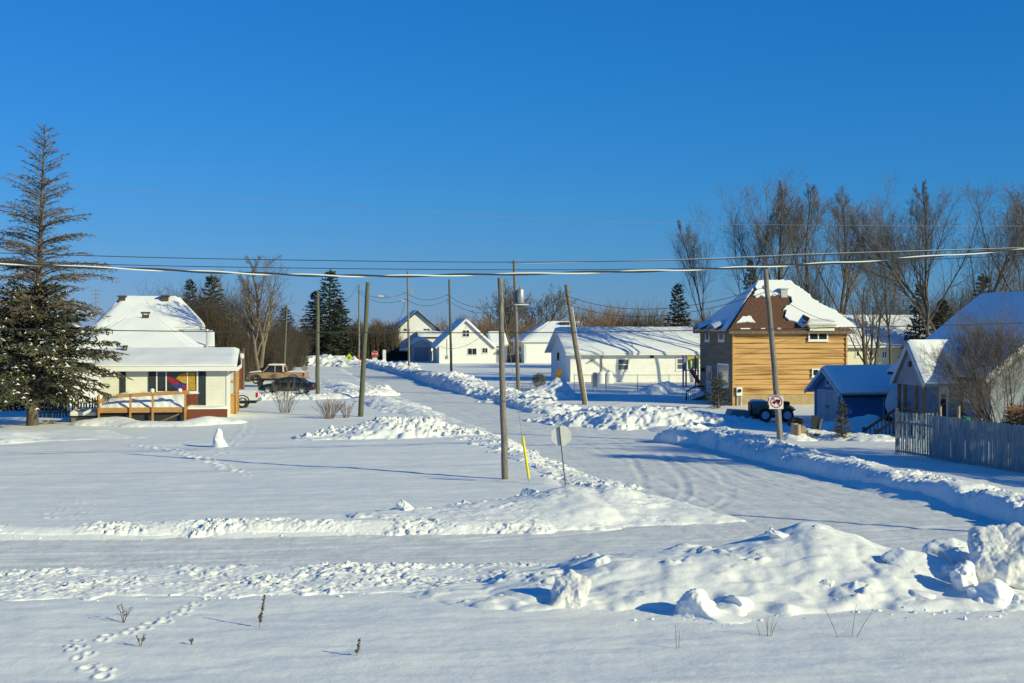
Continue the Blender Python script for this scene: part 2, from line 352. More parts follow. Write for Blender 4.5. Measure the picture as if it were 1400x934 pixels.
# ================================================================ ground and road
def rows_cols():
    ys = [-40, -20, -5, 5, 12, 17, 20]
    y = 21.0
    while y < 75: ys.append(y); y *= 1.0027
    while y < 330: ys.append(y); y *= 1.007
    while y < 9000: ys.append(y); y *= 1.09
    us = np.concatenate([[-3.2, -2.0, -1.2, -.8, -.6, -.5, -.44], np.linspace(-.40, .40, 800), [.44, .5, .6, .8, 1.2, 2.0, 3.2]])
    return np.array(ys), us
ys, us = rows_cols()
Yg, Ug = np.meshgrid(ys, us, indexing='ij'); Xg = Ug * (np.maximum(Yg, 0) + 6.0)
Xg[:4] = Ug[:4] * 40
Zg = ground(Xg.ravel(), Yg.ravel()).reshape(Xg.shape)
nr, nc = Xg.shape; idx = np.arange(nr * nc).reshape(nr, nc)
Q = np.stack([idx[:-1, :-1], idx[:-1, 1:], idx[1:, 1:], idx[1:, :-1]], -1).reshape(-1, 4)
tag(mesh_np('snow_ground', np.stack([Xg, Yg, Zg], -1).reshape(-1, 3), Q, SNOW), kind='structure', label='wide snow covered ground of yards and open field')
# ploughed road: the same spacing, only where the road runs
S = sd_road(Xg, Yg)
dC, (wC,) = polydist(Xg, Yg, [p for p, _ in CROSS], [(v,) for _, v in CROSS]); dM, (wM,) = polydist(Xg, Yg, [p for p, _ in MAIN], [(v,) for _, v in MAIN])
def signed_off(pts):
    best = np.full(Xg.shape, 1e9); out = np.zeros(Xg.shape); along = np.zeros(Xg.shape); acc = 0
    for p, q in zip(pts[:-1], pts[1:]):
        dx, dy = q[0] - p[0], q[1] - p[1]; L = math.hypot(dx, dy)
        t = np.clip(((Xg - p[0]) * dx + (Yg - p[1]) * dy) / (L * L), 0, 1); d = np.hypot(Xg - p[0] - t * dx, Yg - p[1] - t * dy)
        m = d < best; best = np.where(m, d, best); out = np.where(m, ((Xg - p[0]) * dy - (Yg - p[1]) * dx) / L, out); along = np.where(m, acc + t * L, along); acc += L
    return out, along
oC, aC = signed_off([p for p, _ in CROSS]); oM, aM = signed_off([p for p, _ in MAIN])
def smooth_xy(P, n=6):
    out = []; Q_ = [P[0]] + P + [P[-1]]
    for i in range(1, len(Q_) - 2):
        (ax, ay), (bx_, by), (cx, cy), (dx, dy) = Q_[i - 1:i + 3]
        for k in range(n):
            s = k / n; out.append(tuple(.5 * (2 * q + (r - p) * s + (2 * p - 5 * q + 4 * r - w_) * s * s + (3 * q - p - 3 * r + w_) * s ** 3) for p, q, r, w_ in ((ax, bx_, cx, dx), (ay, by, cy, dy))))
    return out + [P[-1]]
def ruts(o, a, s):
    wob = o + .7 * fbm(a * .045, o * .1, 3, s)
    t = .012 * fbm(wob * 2.4, a * .16, 3, s + 1) + .005 * fbm(wob * 6, a * .9, 3, s + 2)
    for c in (-1.55, -.2, .75, 1.9, -2.6): t = t - .024 * np.exp(-((wob - c) / .16) ** 2) * np.clip(.3 + 1.2 * fbm(a * .12, o * 0 + c * 5, 2, s + 3), 0, 1)
    return t
kC = sstep(.5, -1.5, dC - wC); kM = sstep(.5, -1.5, dM - wM); tot = kC + kM + 1e-6
R = (ruts(oC, aC, 41) * kC + ruts(oM, aM, 61) * kM) / np.maximum(tot, .6)
R = R + .02 * lumps(Xg, Yg, .28, 33) * sstep(-1.3, .2, S) + .012 * fbm(Xg * 2.5, Yg * 2.5, 3, 34) + .010 * lumps(Xg, Yg, .16, 35) * np.clip(fbm(Xg * .3, Yg * .3, 2, 36) * 2, 0, 1)
R = R * np.clip(1.3 - Yg / 160, .3, 1)
for pts_ in ([(6.2, 66), (5.8, 54), (4.2, 46.5), (-.5, 41), (-8, 38), (-20, 36.4)], [(7.6, 66), (7.4, 55), (6.2, 47.5), (2, 41.6), (-6, 38.6), (-20, 36.8)], [(8.2, 66), (8.8, 54), (11.5, 47), (17, 45), (30, 48.5)], [(9.6, 64), (10.6, 55), (14, 49), (24, 48.2)], [(-24, 35.2), (-8, 36.6), (4, 38.2), (12, 41), (26, 46)]):
    P_ = smooth_xy(pts_); dT, _ = polydist(Xg, Yg, P_, [(0,)] * len(P_)); dT = np.abs(dT - .8 - .08 * fbm(Xg * .2, Yg * .2, 2, int(abs(pts_[0][0]) * 10)))
    R = R - .022 * np.exp(-(dT / .15) ** 2) * np.clip(.75 + fbm(Xg * .25, Yg * .25, 2, 70), 0, 1) + .013 * np.exp(-((dT - .26) / .1) ** 2) * np.clip(.4 + fbm(Xg * .9, Yg * .9, 2, 72), 0, 1)
keep = (S < .6) & (Yg < 330) & (Yg > 12)
kq = keep[:-1, :-1] & keep[1:, :-1] & keep[:-1, 1:] & keep[1:, 1:]
used = np.unique(Q[kq.ravel()]); remap = np.full(nr * nc, -1); remap[used] = np.arange(len(used))
Vr = np.stack([Xg, Yg, R], -1).reshape(-1, 3)[used]
tag(mesh_np('snowy_road', Vr, remap[Q[kq.ravel()]], SNOWR), kind='structure', label='ploughed snow packed road with tyre ruts')

# ================================================================ snow banks, heaps and drifts
def pile(name, label, spine, rough=.25, lump=.12, ls=.35, res=.08, seed=0, group=None, cat='snow bank', m=None, pw=1.3, ragged=.3, sides=(1, 1), soft=1.0, edge=0.0, floor=.6, slab=False):
    # spine: (x, y, height, half width); a height field laid on the ground
    pts = [(s[0], s[1]) for s in spine]; W = max(s[3] for s in spine) * 1.5 * max(sides)
    x0 = min(p[0] for p in pts) - W; x1 = max(p[0] for p in pts) + W; y0 = min(p[1] for p in pts) - W; y1 = max(p[1] for p in pts) + W
    X, Y = np.meshgrid(np.arange(x0, x1, res), np.arange(y0, y1, res), indexing='xy')
    num = 0; den = 1e-12; best = np.full(X.shape, 1e9); sg = np.zeros(X.shape)
    for p, q in zip(spine[:-1], spine[1:]):          # blend the segments so that no crease radiates from the joints
        dx, dy = q[0] - p[0], q[1] - p[1]; L2 = dx * dx + dy * dy + 1e-9
        t = np.clip(((X - p[0]) * dx + (Y - p[1]) * dy) / L2, 0, 1); d = np.hypot(X - p[0] - t * dx, Y - p[1] - t * dy)
        sd_ = ((X - p[0]) * dy - (Y - p[1]) * dx) / math.sqrt(L2); wk = 1 / (d ** 4 + .02); den = den + wk
        num = num + wk * np.stack([p[2] + (q[2] - p[2]) * t, p[3] + (q[3] - p[3]) * t]); k = d < best; best = np.where(k, d, best); sg = np.where(k, sd_, sg)
    h, wd = num / den
    side = sstep(-.4, .4, sg); wd = wd * (sides[0] * (1 - side) + sides[1] * side)
    wob = ragged * fbm(X / 1.5, Y / 1.5, 3, seed) + .5 * ragged * fbm(X / .5, Y / .5, 2, seed + 2)
    q = best / wd * (1 + wob)
    prof = np.clip(1 - np.abs(q) ** (2 * soft), 0, 1) ** pw
    H = h * prof * (1 + rough * fbm(X / 1.3, Y / 1.3, 4, seed + 11) + .7 * rough * fbm(X / 3.4, Y / 3.4, 2, seed + 13))
    if lump:
        msk = np.clip(prof * 4, 0, 1) * np.clip(floor + 1.1 * fbm(X / 1.4, Y / 1.4, 3, seed + 31), 0.05, 1.2)
        if edge: msk = msk * (1 - edge * sstep(.0, .6, prof))
        if slab:      # wind packed slabs: a few broad tilted plates, each rounded, with fine crumbs only in patches
            pl = shards(X, Y, ls, seed + 21); pl2 = shards(X + .35, Y * 1.6, ls * .5, seed + 25); cr = shards(X, Y, .22, seed + 27) * np.clip(fbm(X / .9, Y / .9, 3, seed + 41) * 2.4 - .55, 0, 1)
            for _ in range(2):
                for q_ in (pl, pl2): q_[1:-1, 1:-1] = (q_[1:-1, 1:-1] * 2 + q_[:-2, 1:-1] + q_[2:, 1:-1] + q_[1:-1, :-2] + q_[1:-1, 2:]) / 6
            H = H + np.clip(prof * 3, 0, 1) * (lump * (.6 * pl + .35 * pl2 - .25) * np.clip(.55 + 1.2 * fbm(X / 2.2, Y / 2.2, 2, seed + 31), 0, 1) + .13 * cr)
        else: H = H + msk * lump * (.62 * shards(X, Y, ls, seed + 21) + .38 * shards(X, Y, ls * .45, seed + 23) - .12)
    Z = np.maximum(ground_base(X, Y), -.02)
    Z = Z + H - .06 * np.clip(1 - prof * 8, 0, 1)
    ok = q < 1.12
    n0, n1 = X.shape; ii = np.arange(n0 * n1).reshape(n0, n1)
    k = ok[:-1, :-1] | ok[1:, :-1] | ok[:-1, 1:] | ok[1:, 1:]
    Qp = np.stack([ii[:-1, :-1], ii[:-1, 1:], ii[1:, 1:], ii[1:, :-1]], -1)[k]
    u = np.unique(Qp); rm = np.full(n0 * n1, -1); rm[u] = np.arange(len(u))
    o = mesh_np(name, np.stack([X, Y, Z], -1).reshape(-1, 3)[u], rm[Qp], m or SNOWC)
    return tag(o, label, cat, group)
def sp(px, py, Y, w, h=None):       # crest seen at a pixel, distance Y
    p = wp(px, py, Y); return (p.x, p.y, max(.12, p.z - gz(p.x, p.y)) if h is None else h, w)
def spg(px, py, h, w):
    x, y = gp(px, py); return (x, y, h, w)
GB = 'ploughed snow banks along the roads'
pile('snow_drift', 'broad smooth snow drift in front of the crossroad, boulders of snow along its foot', [sp(660, 806, 31.4, 1.6), sp(760, 785, 31.7, 2.4), sp(822, 764, 32.1, 3.0), sp(900, 756, 32.4, 3.3), sp(985, 747, 32.6, 3.5), sp(1060, 736, 32.8, 3.7), sp(1115, 723, 32.9, 3.8), sp(1165, 735, 32.8, 3.7), sp(1215, 754, 32.6, 3.4), sp(1290, 766, 32.4, 3.3), sp(1440, 764, 32.6, 3.4), sp(1560, 775, 33, 3.2)],
     rough=.16, lump=.17, ls=1.5, res=.045, seed=5, cat='snow drift', m=SNOW, pw=1.35, ragged=.14, sides=(.75, 1.12), soft=1.15, slab=True)
pile('snow_drift', 'long wind shaped snow heap on the street corner below the stop sign', [sp(545, 704, 43.2, 1.3), sp(600, 699, 43.2, 1.8), sp(660, 692, 43.7, 2.4), sp(720, 684, 44.4, 3.0), sp(790, 668, 45.6, 3.7), sp(845, 669, 46, 3.8), sp(885, 681, 45.8, 3.0), sp(922, 691, 45.2, 1.7)],
     rough=.24, lump=.24, ls=.34, res=.05, seed=15, cat='snow heap', m=SNOWC, pw=1.25, ragged=.16, edge=.75, sides=(.7, 1.25))
pile('snow_bank', 'low crumbly snow ridge on the far edge of the crossroad, left of the corner heap', [(-19.5, 39.9, .03, .5), (-13, 40.3, .06, .6), (-7, 40.9, .09, .7), (-3, 41.2, .12, .8), (.6, 41.3, .14, .9)], lump=.14, ls=.20, res=.036, seed=21, group=GB, ragged=.4)
pile('snow_bank', 'wide rough snow berm on the near edge of the crossroad', [(-24, 31.6, .07, 2.0), (-11.2, 32.3, .08, 2.1), (-4, 32.9, .08, 2.0), (.6, 33.2, .09, 1.7), (2.4, 33.6, .06, 1.3)], lump=.10, ls=.20, res=.036, seed=31, group=GB, rough=.5, pw=.7, ragged=.2, floor=.75)
pile('snow_bank', 'line of snow rubble along the road edge behind the yellow guy guard', [spg(648, 602, .08, 1.3), spg(690, 616, .08, 1.2), spg(735, 634, .09, 1.2), spg(780, 652, .10, 1.1), spg(840, 668, .08, 1.0)], lump=.15, ls=.26, res=.045, seed=41, group=GB, ragged=.45)
pile('snow_heap', 'tall heap of broken snow at the left roadside, in front of the green leaning pole', [sp(450, 600, 74, 1.8), sp(490, 583, 75, 2.8), sp(522, 571, 75.5, 3.4), sp(560, 578, 75.6, 3.1), sp(600, 579, 76, 2.6), sp(636, 597, 75, 1.6)], lump=.34, ls=.36, res=.065, seed=51, cat='snow heap', pw=1.25)
def cb(px, py, w=1.7): return sp(px, py, 5.28 * F / (py - HY), w)
pile('snow_bank', 'long snow bank in shade along the right side of the road below the grey fence', [cb(932, 590, 1.0), cb(968, 591, 1.15), cb(1030, 606, 1.15), cb(1100, 622, 1.15), cb(1200, 641, 1.15), cb(1300, 661, 1.15), cb(1400, 685, 1.15), cb(1500, 712, 1.15)], lump=.17, ls=.30, res=.045, seed=61, group=GB, pw=.7, rough=.32, ragged=.22, sides=(1.5, .55), soft=1.4, floor=.7)
pile('snow_heap', 'wide rough snow heap in front of the brown house, half in shade', [sp(770, 571, 90, 2.4), sp(810, 560, 88, 3.2), sp(860, 560, 85.5, 3.6), sp(915, 557, 85.5, 3.6), sp(970, 565, 86.5, 3.0), sp(1010, 577, 88, 2.0)], lump=.32, ls=.42, res=.075, seed=71, cat='snow heap', pw=1.4)
pile('snow_heap', 'tall blue shaded snow pile with a peak, left of the white bungalow', [sp(690, 551, 113, 2.2), sp(735, 535, 114, 2.8), sp(766, 520, 116, 2.6), sp(790, 545, 116, 1.6)], lump=.25, ls=.6, res=.1, seed=81, cat='snow heap', pw=1.2)
pile('snow_bank', 'lumpy snow bank between the far road and the white houses', [spg(742, 564, .32, 1.7), spg(690, 549, .5, 1.9), spg(655, 541, .35, 1.7), spg(612, 528, .85, 2.2), spg(575, 518, .5, 1.6), spg(540, 508, .65, 1.7), spg(500, 500, .7, 2.0)], lump=.36, ls=.55, res=.1, seed=91, group=GB, pw=.75, ragged=.3, rough=.4, sides=(.55, 1.3), soft=1.5)
pile('snow_bank', 'low snow bank along the left side of the far road beyond the leaning pole', [spg(590, 575, .03, 1.2), spg(566, 566, .16, 1.6), spg(536, 557, .34, 2.0), spg(512, 549, .14, 1.5), spg(470, 534, .26, 1.6), spg(452, 524, .2, 1.4)], lump=.12, ls=.35, res=.08, seed=101, group=GB, pw=1.4, ragged=.4, rough=.6)
pile('snow_heap', 'blue and white snow bank across the far end of the road below the spruces', [sp(402, 489, 224, 5), sp(440, 488, 222, 5), sp(475, 493, 219, 4.5), sp(520, 500, 214, 4), sp(545, 503, 212, 3.5)], lump=1.0, ls=1.5, res=.25, seed=111, cat='snow heap', ragged=.4)
pile('snow_drift', 'smooth low drift in front of the tall spruce', [sp(-120, 588, 73, 3.5), sp(0, 589, 74.5, 4.0), sp(60, 590, 76, 3.8), sp(120, 600, 75, 2.4)], rough=.15, lump=0, res=.14, seed=121, cat='snow drift', m=SNOW)
pile('snow_bank', 'low snow berm on the driveway beside the black sedan', [spg(372, 547, .35, 1.8), spg(430, 547, .4, 1.8), spg(485, 545, .35, 1.8), spg(525, 540, .45, 1.7)], lump=.4, ls=.5, res=.1, seed=131, group=GB, ragged=.4)
pile('snow_drift', 'small sunlit mound beside the firewood and the leaning sign pole', [spg(1085, 605, .3, 1.1), spg(1112, 602, .45, 1.5), spg(1150, 604, .3, 1.5), spg(1195, 606, .25, 1.5)], rough=.3, lump=.1, ls=.4, res=.08, seed=141, cat='snow drift')
pile('snow_drift', 'snow banked against the front of the blue shed', [spg(1150, 588, .4, 1.4), spg(1190, 587, .7, 1.5), spg(1215, 588, .4, 1.3)], rough=.3, lump=.12, ls=.5, res=.1, seed=151, cat='snow drift')
pile('snow_drift', 'drift banked along the foot of the wooden deck', [spg(120, 584, .3, 1.4), spg(155, 583, .45, 1.5), spg(190, 585, .25, 1.2), spg(250, 585, .2, 1.0), spg(285, 583, .5, 1.3), spg(315, 581, .3, 1.2)], rough=.2, lump=0, res=.1, seed=161, cat='snow drift', m=SNOW)
pile('snow_drift', 'small pointed drifts in the bungalow yard below the mesh fence', [spg(866, 541, .25, .9), spg(893, 541, .85, 1.0), spg(915, 540, .75, 1.8), spg(935, 541, .3, 1.2)], rough=.5, lump=.15, ls=.6, res=.1, seed=171, cat='snow drift')

# ---- boulders of ploughed snow
_ICO = {}
def ico(n):
    if n not in _ICO:
        bm = bmesh.new(); bmesh.ops.create_icosphere(bm, subdivisions=n, radius=1); bm.verts.ensure_lookup_table()
        _ICO[n] = (np.array([v.co[:] for v in bm.verts]), np.array([[v.index for v in f.verts] for f in bm.faces])); bm.free()
    return _ICO[n]
def n3(p, s, seed): return (fbm(p[:, 0] * s + 5, p[:, 1] * s, 3, seed) + fbm(p[:, 1] * s - 3, p[:, 2] * s, 3, seed + 9) + fbm(p[:, 2] * s + 1, p[:, 0] * s, 3, seed + 19)) / 1.6
def chunk_mesh(size, seed, planes=9, sub=5, rough=.10, sharp=38):
    r = random.Random(seed); D, Fc = ico(sub)
    acc = 0
    for i in range(planes):
        nrm = Vector((r.gauss(0, 1), r.gauss(0, 1), r.gauss(0, .8))).normalized(); dd = r.uniform(.62, 1.0)
        c = np.clip(D @ np.array(nrm), 1e-3, None) / dd
        acc = acc + c ** sharp
    rad = (acc + .9 ** sharp) ** (-1.0 / sharp)
    P = D * rad[:, None]
    rad = rad * (1 + rough * n3(P * 1.0, 1.6, seed) + rough * .30 * n3(P, 3.6, seed + 3) - rough * .9 * np.clip(.16 - np.abs(n3(P, 2.3, seed + 5)), 0, 1) + rough * .16 * n3(P, 9, seed + 7))
    return D * rad[:, None] * np.array(size), Fc
def chunk(label, px, py, Y, size, seed, group='boulders of ploughed snow', planes=9, tilt=0, sub=5, rough=.1, base=None, tail=.55, m=None):
    V, Fc = chunk_mesh(size, seed, planes, sub, rough); a = random.Random(seed).uniform(0, 6); 
    Rz = np.array(Matrix.Rotation(tilt, 3, 'Y')); V = V @ Rz.T
    p = wp(px, py, Y); h = max(.08, p.z - gz(p.x, p.y) if base is None else base)
    f = np.clip(-V[:, 2] / h, 0, 1.3) ** 2; sx = size[0]
    V[:, 0] += f * (V[:, 0] * .35 + np.where(V[:, 0] > 0, 1.0, 0) * tail * sx * np.clip(V[:, 0] / sx, 0, 1.2)); V[:, 1] *= 1 + .3 * f
    o = mesh_np('snow_block', V, Fc, m or SNOWC); o.location = p
    return tag(o, label, 'snow block', group)
chunk('huge dirty white snow boulder, by far the biggest, at the right end of the drift', 1372, 770, 30.6, (.82, .7, .80), 301, planes=12, rough=.20, tilt=.2, sub=6, m=SNOWD, tail=.2)
chunk('hollow faced snow block with flat top at the left foot of the drift', 781, 815, 29.6, (.40, .38, .40), 302, rough=.26, planes=10, m=SNOWD, tail=.3)
chunk('rounded snow block standing clear at the foot of the drift, below its middle', 955, 835, 28.6, (.44, .42, .38), 341, rough=.2, tilt=.25, planes=11, tail=.9)
chunk('smooth slanted slab of snow tucked behind the small blocks, left of the biggest boulder', 1258, 778, 31.2, (.80, .6, .34), 324, tilt=.22, rough=.10)
chunk('upright knobbly snow lump left of and below the biggest boulder', 1321, 797, 29.9, (.27, .3, .40), 305, rough=.22, tilt=-.3)
chunk('wedge of snow leaning on the knobbly lump, at the drift foot', 1355, 815, 29.4, (.48, .4, .34), 306, rough=.14, tilt=.6)
chunk('little round snow ball between the knobbly lump and the wedge', 1339, 826, 29.2, (.14, .14, .13), 307, sub=4)
chunk('small pointed snow block in the middle of the drift slope', 1130, 812, 30.2, (.26, .3, .28), 308, tilt=.4)
chunk('low flat snow slab at the drift foot above the three red sticks', 1165, 826, 29.6, (.50, .35, .15), 309, tilt=.1)
chunk('low broken snow slab right of the flat one, split by a crack', 1258, 820, 29.7, (.42, .35, .18), 310, tilt=.15)
chunk('small snow lump just right of the rounded block', 1010, 826, 29.2, (.28, .3, .18), 311, tilt=.2)
chunk('white snow lump with dark hollow at the left end of the corner heap', 556, 698, 43.6, (.34, .36, .28), 412, rough=.28, tilt=.5)
chunk('small snow clod beside the lump at the left end of the corner heap', 586, 699, 43.8, (.22, .3, .16), 313, sub=4)
chunk('round snow lump on top of the corner heap below the yellow guy guard', 727, 678, 46, (.34, .3, .3), 314, rough=.16)
chunk('rough snow lump at the near end of the shaded road bank, furthest from the fence', 958, 592, 74.5, (.75, .7, .5), 315, rough=.2)
chunk('overhanging snow block casting a dark shadow on the left shoulder of the drift', 815, 775, 31.6, (.36, .4, .26), 316, rough=.12, tilt=-.5)
chunk('small wedge of snow on the crest of the drift', 1122, 728, 33.0, (.22, .2, .14), 317, tilt=.5)
chunk('block of snow lying on the shaded crest behind the slanted slab', 1296, 757, 32.6, (.55, .45, .3), 318, rough=.16)
chunk('broken snow block half sunk on the drift crest left of the biggest boulder', 1318, 766, 31.8, (.36, .3, .26), 331, rough=.2, tilt=.3)
chunk('small angular snow block right of the slanted slab, above the knobbly lump', 1296, 782, 30.8, (.20, .2, .17), 332, rough=.2, tilt=-.4)
chunk('jagged snow block at the bottom right corner of the drift, below the biggest boulder', 1392, 822, 29.3, (.30, .3, .2), 333, rough=.22, tilt=.3)
chunk('little snow block between the pointed block and the flat slab', 1152, 818, 29.9, (.14, .15, .11), 334, rough=.2, tilt=.3)
chunk('small broken snow block on the drift slope above the split slab', 1232, 792, 30.6, (.20, .2, .14), 335, rough=.24, tilt=.5)
chunk('flat broken snow piece on the crest of the drift, left of its highest point', 1068, 736, 32.8, (.28, .2, .12), 336, rough=.2, tilt=.4)
# crumbs of snow strewn about the blocks and ridges
R_ = random.Random(77); cv = []; cf = []; V0, F0 = ico(1)
def crumbs(n, fn, r0, r1):
    for i in range(n):
        x, y = fn(); r = R_.uniform(r0, r1) * R_.random() ** .5; k = len(cv) * 0 + sum(len(v) for v in cv)
        V = V0 * np.array([R_.uniform(.6, 1.2), R_.uniform(.6, 1.2), R_.uniform(.5, 1.0)]) * r * (1 + .25 * np.array([[R_.gauss(0, 1)] for _ in range(len(V0))])); V = V + np.array([x, y, gz(x, y) + r * .25]); cv.append(V); cf.append(F0 + k)
def near(px, py, sx, sy): 
    def f():
        x, y = gp(px, py); return x + R_.gauss(0, sx), y + R_.gauss(0, sy)
    return f
for (px, py, n, sx, sy) in ((790, 832, 30, .7, .35), (965, 852, 40, .8, .35), (1160, 842, 50, 1.0, .4), (1270, 842, 60, 1.0, .4), (1350, 845, 70, .9, .4), (740, 738, 70, 2.5, .35), (600, 742, 60, 2.2, .35)): crumbs(n, near(px, py, sx, sy), .012, .06)
for k in range(260):
    t = R_.random(); crumbs(1, lambda: (-14 + 16 * t + 0, 40.6 - 1.1 + R_.gauss(0, .5) + .07 * (t * 16)), .012, .05)
for k in range(160): t = R_.random(); crumbs(1, lambda: (-13 + 16 * t, 30.4 + .07 * 16 * t + R_.gauss(0, .25)), .012, .045)
tag(mesh_np('snow_crumbs', np.concatenate(cv), np.concatenate(cf), SNOWC, smooth=False), 'loose crumbs of snow strewn along the drifts and ridges', 'snow crumbs', None, 'stuff')
# spire of snow on the lawn
x, y = gp(300, 616); V, Fc = ico(4)
q = V.copy(); t = (q[:, 2] + 1) / 2; rr = .34 * (1 - t) ** .75 * (1 + .2 * n3(V, 2.2, 5)) + .05
q = np.stack([V[:, 0] / np.maximum(np.hypot(V[:, 0], V[:, 1]), 1e-3) * rr * np.minimum(np.hypot(V[:, 0], V[:, 1]) * 3, 1), V[:, 1] / np.maximum(np.hypot(V[:, 0], V[:, 1]), 1e-3) * rr * np.minimum(np.hypot(V[:, 0], V[:, 1]) * 3, 1), t * .98 - .08], -1)
q[:, 0] += -.06 * t + .03 * np.sin(t * 9)
o = mesh_np('snow_spire', q, Fc, SNOWC); o.location = (x, y, gz(x, y)); tag(o, 'thin pointed snow spire standing alone on the lawn', 'snow figure')
# ================================================================ trees
def bare_tree(seed, H, crown0, spread, r0, limbs=14, sub=(6, 5, 4), lean=(0, 0), forks=1, rise=.55, twig_r=.013, wob=.06, ff=.42, fan=False):
    # returns (trunk and limbs, twigs) meshes, base at the origin
    R = random.Random(seed); A, B = MB(), MB()
    def grow(p, d, L, r, level, nseg, up):
        pts = [p]; rs = [r]; d = d.normalized()
        for i in range(nseg):
            d = (d + Vector((R.gauss(0, wob), R.gauss(0, wob), R.gauss(0, wob) + up / nseg))).normalized()
            p = p + d * (L / nseg); pts.append(p); rs.append(max(twig_r * .5, r * (1 - .82 * (i + 1) / nseg)))
        (A if level < 2 else B).tube(pts, rs, (9, 6, 4, 3, 3)[min(level, 4)], cap=False)
        return pts, rs
    def at(pts, t):
        k = t * (len(pts) - 1); i = min(int(k), len(pts) - 2); f = k - i
        return pts[i].lerp(pts[i + 1], f), (pts[i + 1] - pts[i]).normalized(), i
    def kids(pts, rs, L, level):
        HH = L
        if level > 3: return
        n = sub[level - 1] if level > 0 else limbs
        for k in range(n):
            t = (crown0 + (1 - crown0) * (k + R.random()) / n) if level == 0 else .22 + .76 * (k + R.random()) / n
            if level == 0: t = min(t, .98)
            p, d, i = at(pts, t); az = k * 2.4 + R.uniform(-.5, .5)
            o = d.orthogonal().normalized(); o = Quaternion(d, az) @ o
            ang = R.uniform(.45, .85) if level else R.uniform(.35, .7)
            if level > 1: ang = R.uniform(.4, .9)
            nd = d * math.cos(ang) + o * math.sin(ang)
            if level == 0:
                q = (t - crown0) / (1 - crown0); Lk = spread * (1.25 - .75 * q) * R.uniform(.75, 1.15) if not fan else max(1.2, (HH * 1.0 - p.z) * R.uniform(.62, 1.02))
            else: Lk = L * (R.uniform(.22, .42) if fan and level == 1 else R.uniform(.36, .6)) * (1.15 - .5 * t)
            rk = max(twig_r * (.8 if level > 1 else 1.5), rs[i] * (ff if level == 0 else .5))
            ns = (6, 5, 4, 3)[level]
            a, b = grow(p, nd, Lk, rk, level + 1, ns, rise if level < 2 else .25)
            kids(a, b, Lk, level + 1)
    for f in range(forks):
        d = Vector((lean[0], lean[1], 1)) + (Vector((R.uniform(-.22, .22), R.uniform(-.2, .2), 0)) if forks > 1 else Vector())
        HH = H * (1 if f == 0 else R.uniform(.8, .95))
        pts, rs = grow(Vector((0, 0, -.4)), d, HH, r0 * (1 if f == 0 else .75), 0, 9, .12)
        kids(pts, rs, HH, 0)
    return A, B
def tree_thing(name, label, cat, loc, AB, m1, m2, group=None, rot=0, names=('trunk', 'twigs')):
    t = T(name, label, cat, (loc[0], loc[1], gz(loc[0], loc[1]) if len(loc) < 3 else loc[2]), rot, group)
    AB[0].build(names[0], m1, t, smooth=True, fix=False); AB[1].build(names[1], m2, t, smooth=True, fix=False)
    return t
def spruce(seed, H, R0, z0=.1, step=.36, per=7, dens=1.0, droop=.25, blade=(.42, .085), prof=None, thin=0.0, up=.12, skel=True, rag=.0):
    R = random.Random(seed); A, B, S_ = MB(), MB(), MB()
    A.tube([(0, 0, -.4), (.02, 0, H * .3), (.0, .03, H * .65), (0, 0, H)], [H * .018 + .04, H * .0135 + .03, H * .007 + .02, .015], 9, cap=False)
    z = z0 * H
    def blades(p, d, n, L):
        for i in range(n):
            q = p + Vector((R.gauss(0, .05), R.gauss(0, .05), R.gauss(0, .05)))
            dd = (d + Vector((R.gauss(0, .45), R.gauss(0, .45), R.gauss(-.08, .35)))).normalized()
            s = dd.cross(Vector((R.gauss(0, 1), R.gauss(0, 1), R.gauss(0, 1)))).normalized(); l = L * R.uniform(.6, 1.2); wv = blade[1] * R.uniform(.6, 1.2)
            B.add([q - s * wv * .5, q + s * wv * .5, q + dd * l * .6 + s * wv * .45, q + dd * l, q + dd * l * .6 - s * wv * .45], [(0, 1, 2, 3, 4)])
            if R.random() < .5 and d.z > -.5: S_.v.append((q + dd * l * .4)[:])
    while z < H * .985:
        q = (z / H - z0) / (1 - z0); L = R0 * (prof(q) if prof else (1 - q) ** .85); n = max(3, int(per * (1 - .45 * q)))
        a0 = R.uniform(0, 6.3)
        for k in range(n):
            if R.random() < thin: continue
            a = a0 + 2 * math.pi * k / n + R.uniform(-.3, .3); l = L * R.uniform(.68 - rag * .5, 1.12 + rag * .1) + .12; zj = R.gauss(0, .12 * rag * 3)
            pts = []; m = 6; zz = z + R.uniform(-.15, .15) + zj
            for i in range(m + 1):
                t = i / m; pts.append(Vector((math.cos(a) * l * t, math.sin(a) * l * t, zz + l * (up * 1.0 * (1 - q * .3) * t * 2 - (droop + up) * 1.4 * t * t * (1 - q) + q * .35 * t))))
            if skel: A.tube(pts, [(.02 + .012 * l * (1 - i / m)) * (.7 if rag else 1) for i in range(m + 1)], 4, cap=False)
            nb = max(3, int(l * 5.5 * dens))
            for j in range(nb):
                t = .18 + .82 * (j + R.random()) / nb; i = min(int(t * m), m - 1); p = pts[i].lerp(pts[i + 1], t * m - i); d = (pts[i + 1] - pts[i]).normalized()
                for sgn in (-1, 1):
                    side = Vector((-math.sin(a), math.cos(a), 0)) * sgn; bd = (d * .75 + side * .8 + Vector((0, 0, R.uniform(-.3, .1)))).normalized()
                    bl = min(l * .34 * (1.1 - t * .6), 1.3) * R.uniform(.6, 1.1); nn = max(1, int(bl / .22 * dens))
                    for e in range(nn): blades(p + bd * bl * (e + .2) / nn + Vector((0, 0, -.10 * bl * (e / nn) ** 2)), bd, 1 if dens < 1.2 else 2, blade[0])
            blades(pts[-1], (pts[-1] - pts[-2]).normalized(), 2, blade[0])
        z += step * R.uniform(.8, 1.2) * (1 - .35 * q)
    blades(Vector((0, 0, H * .98)), Vector((0, 0, 1)), 4, .4)
    return A, B, S_
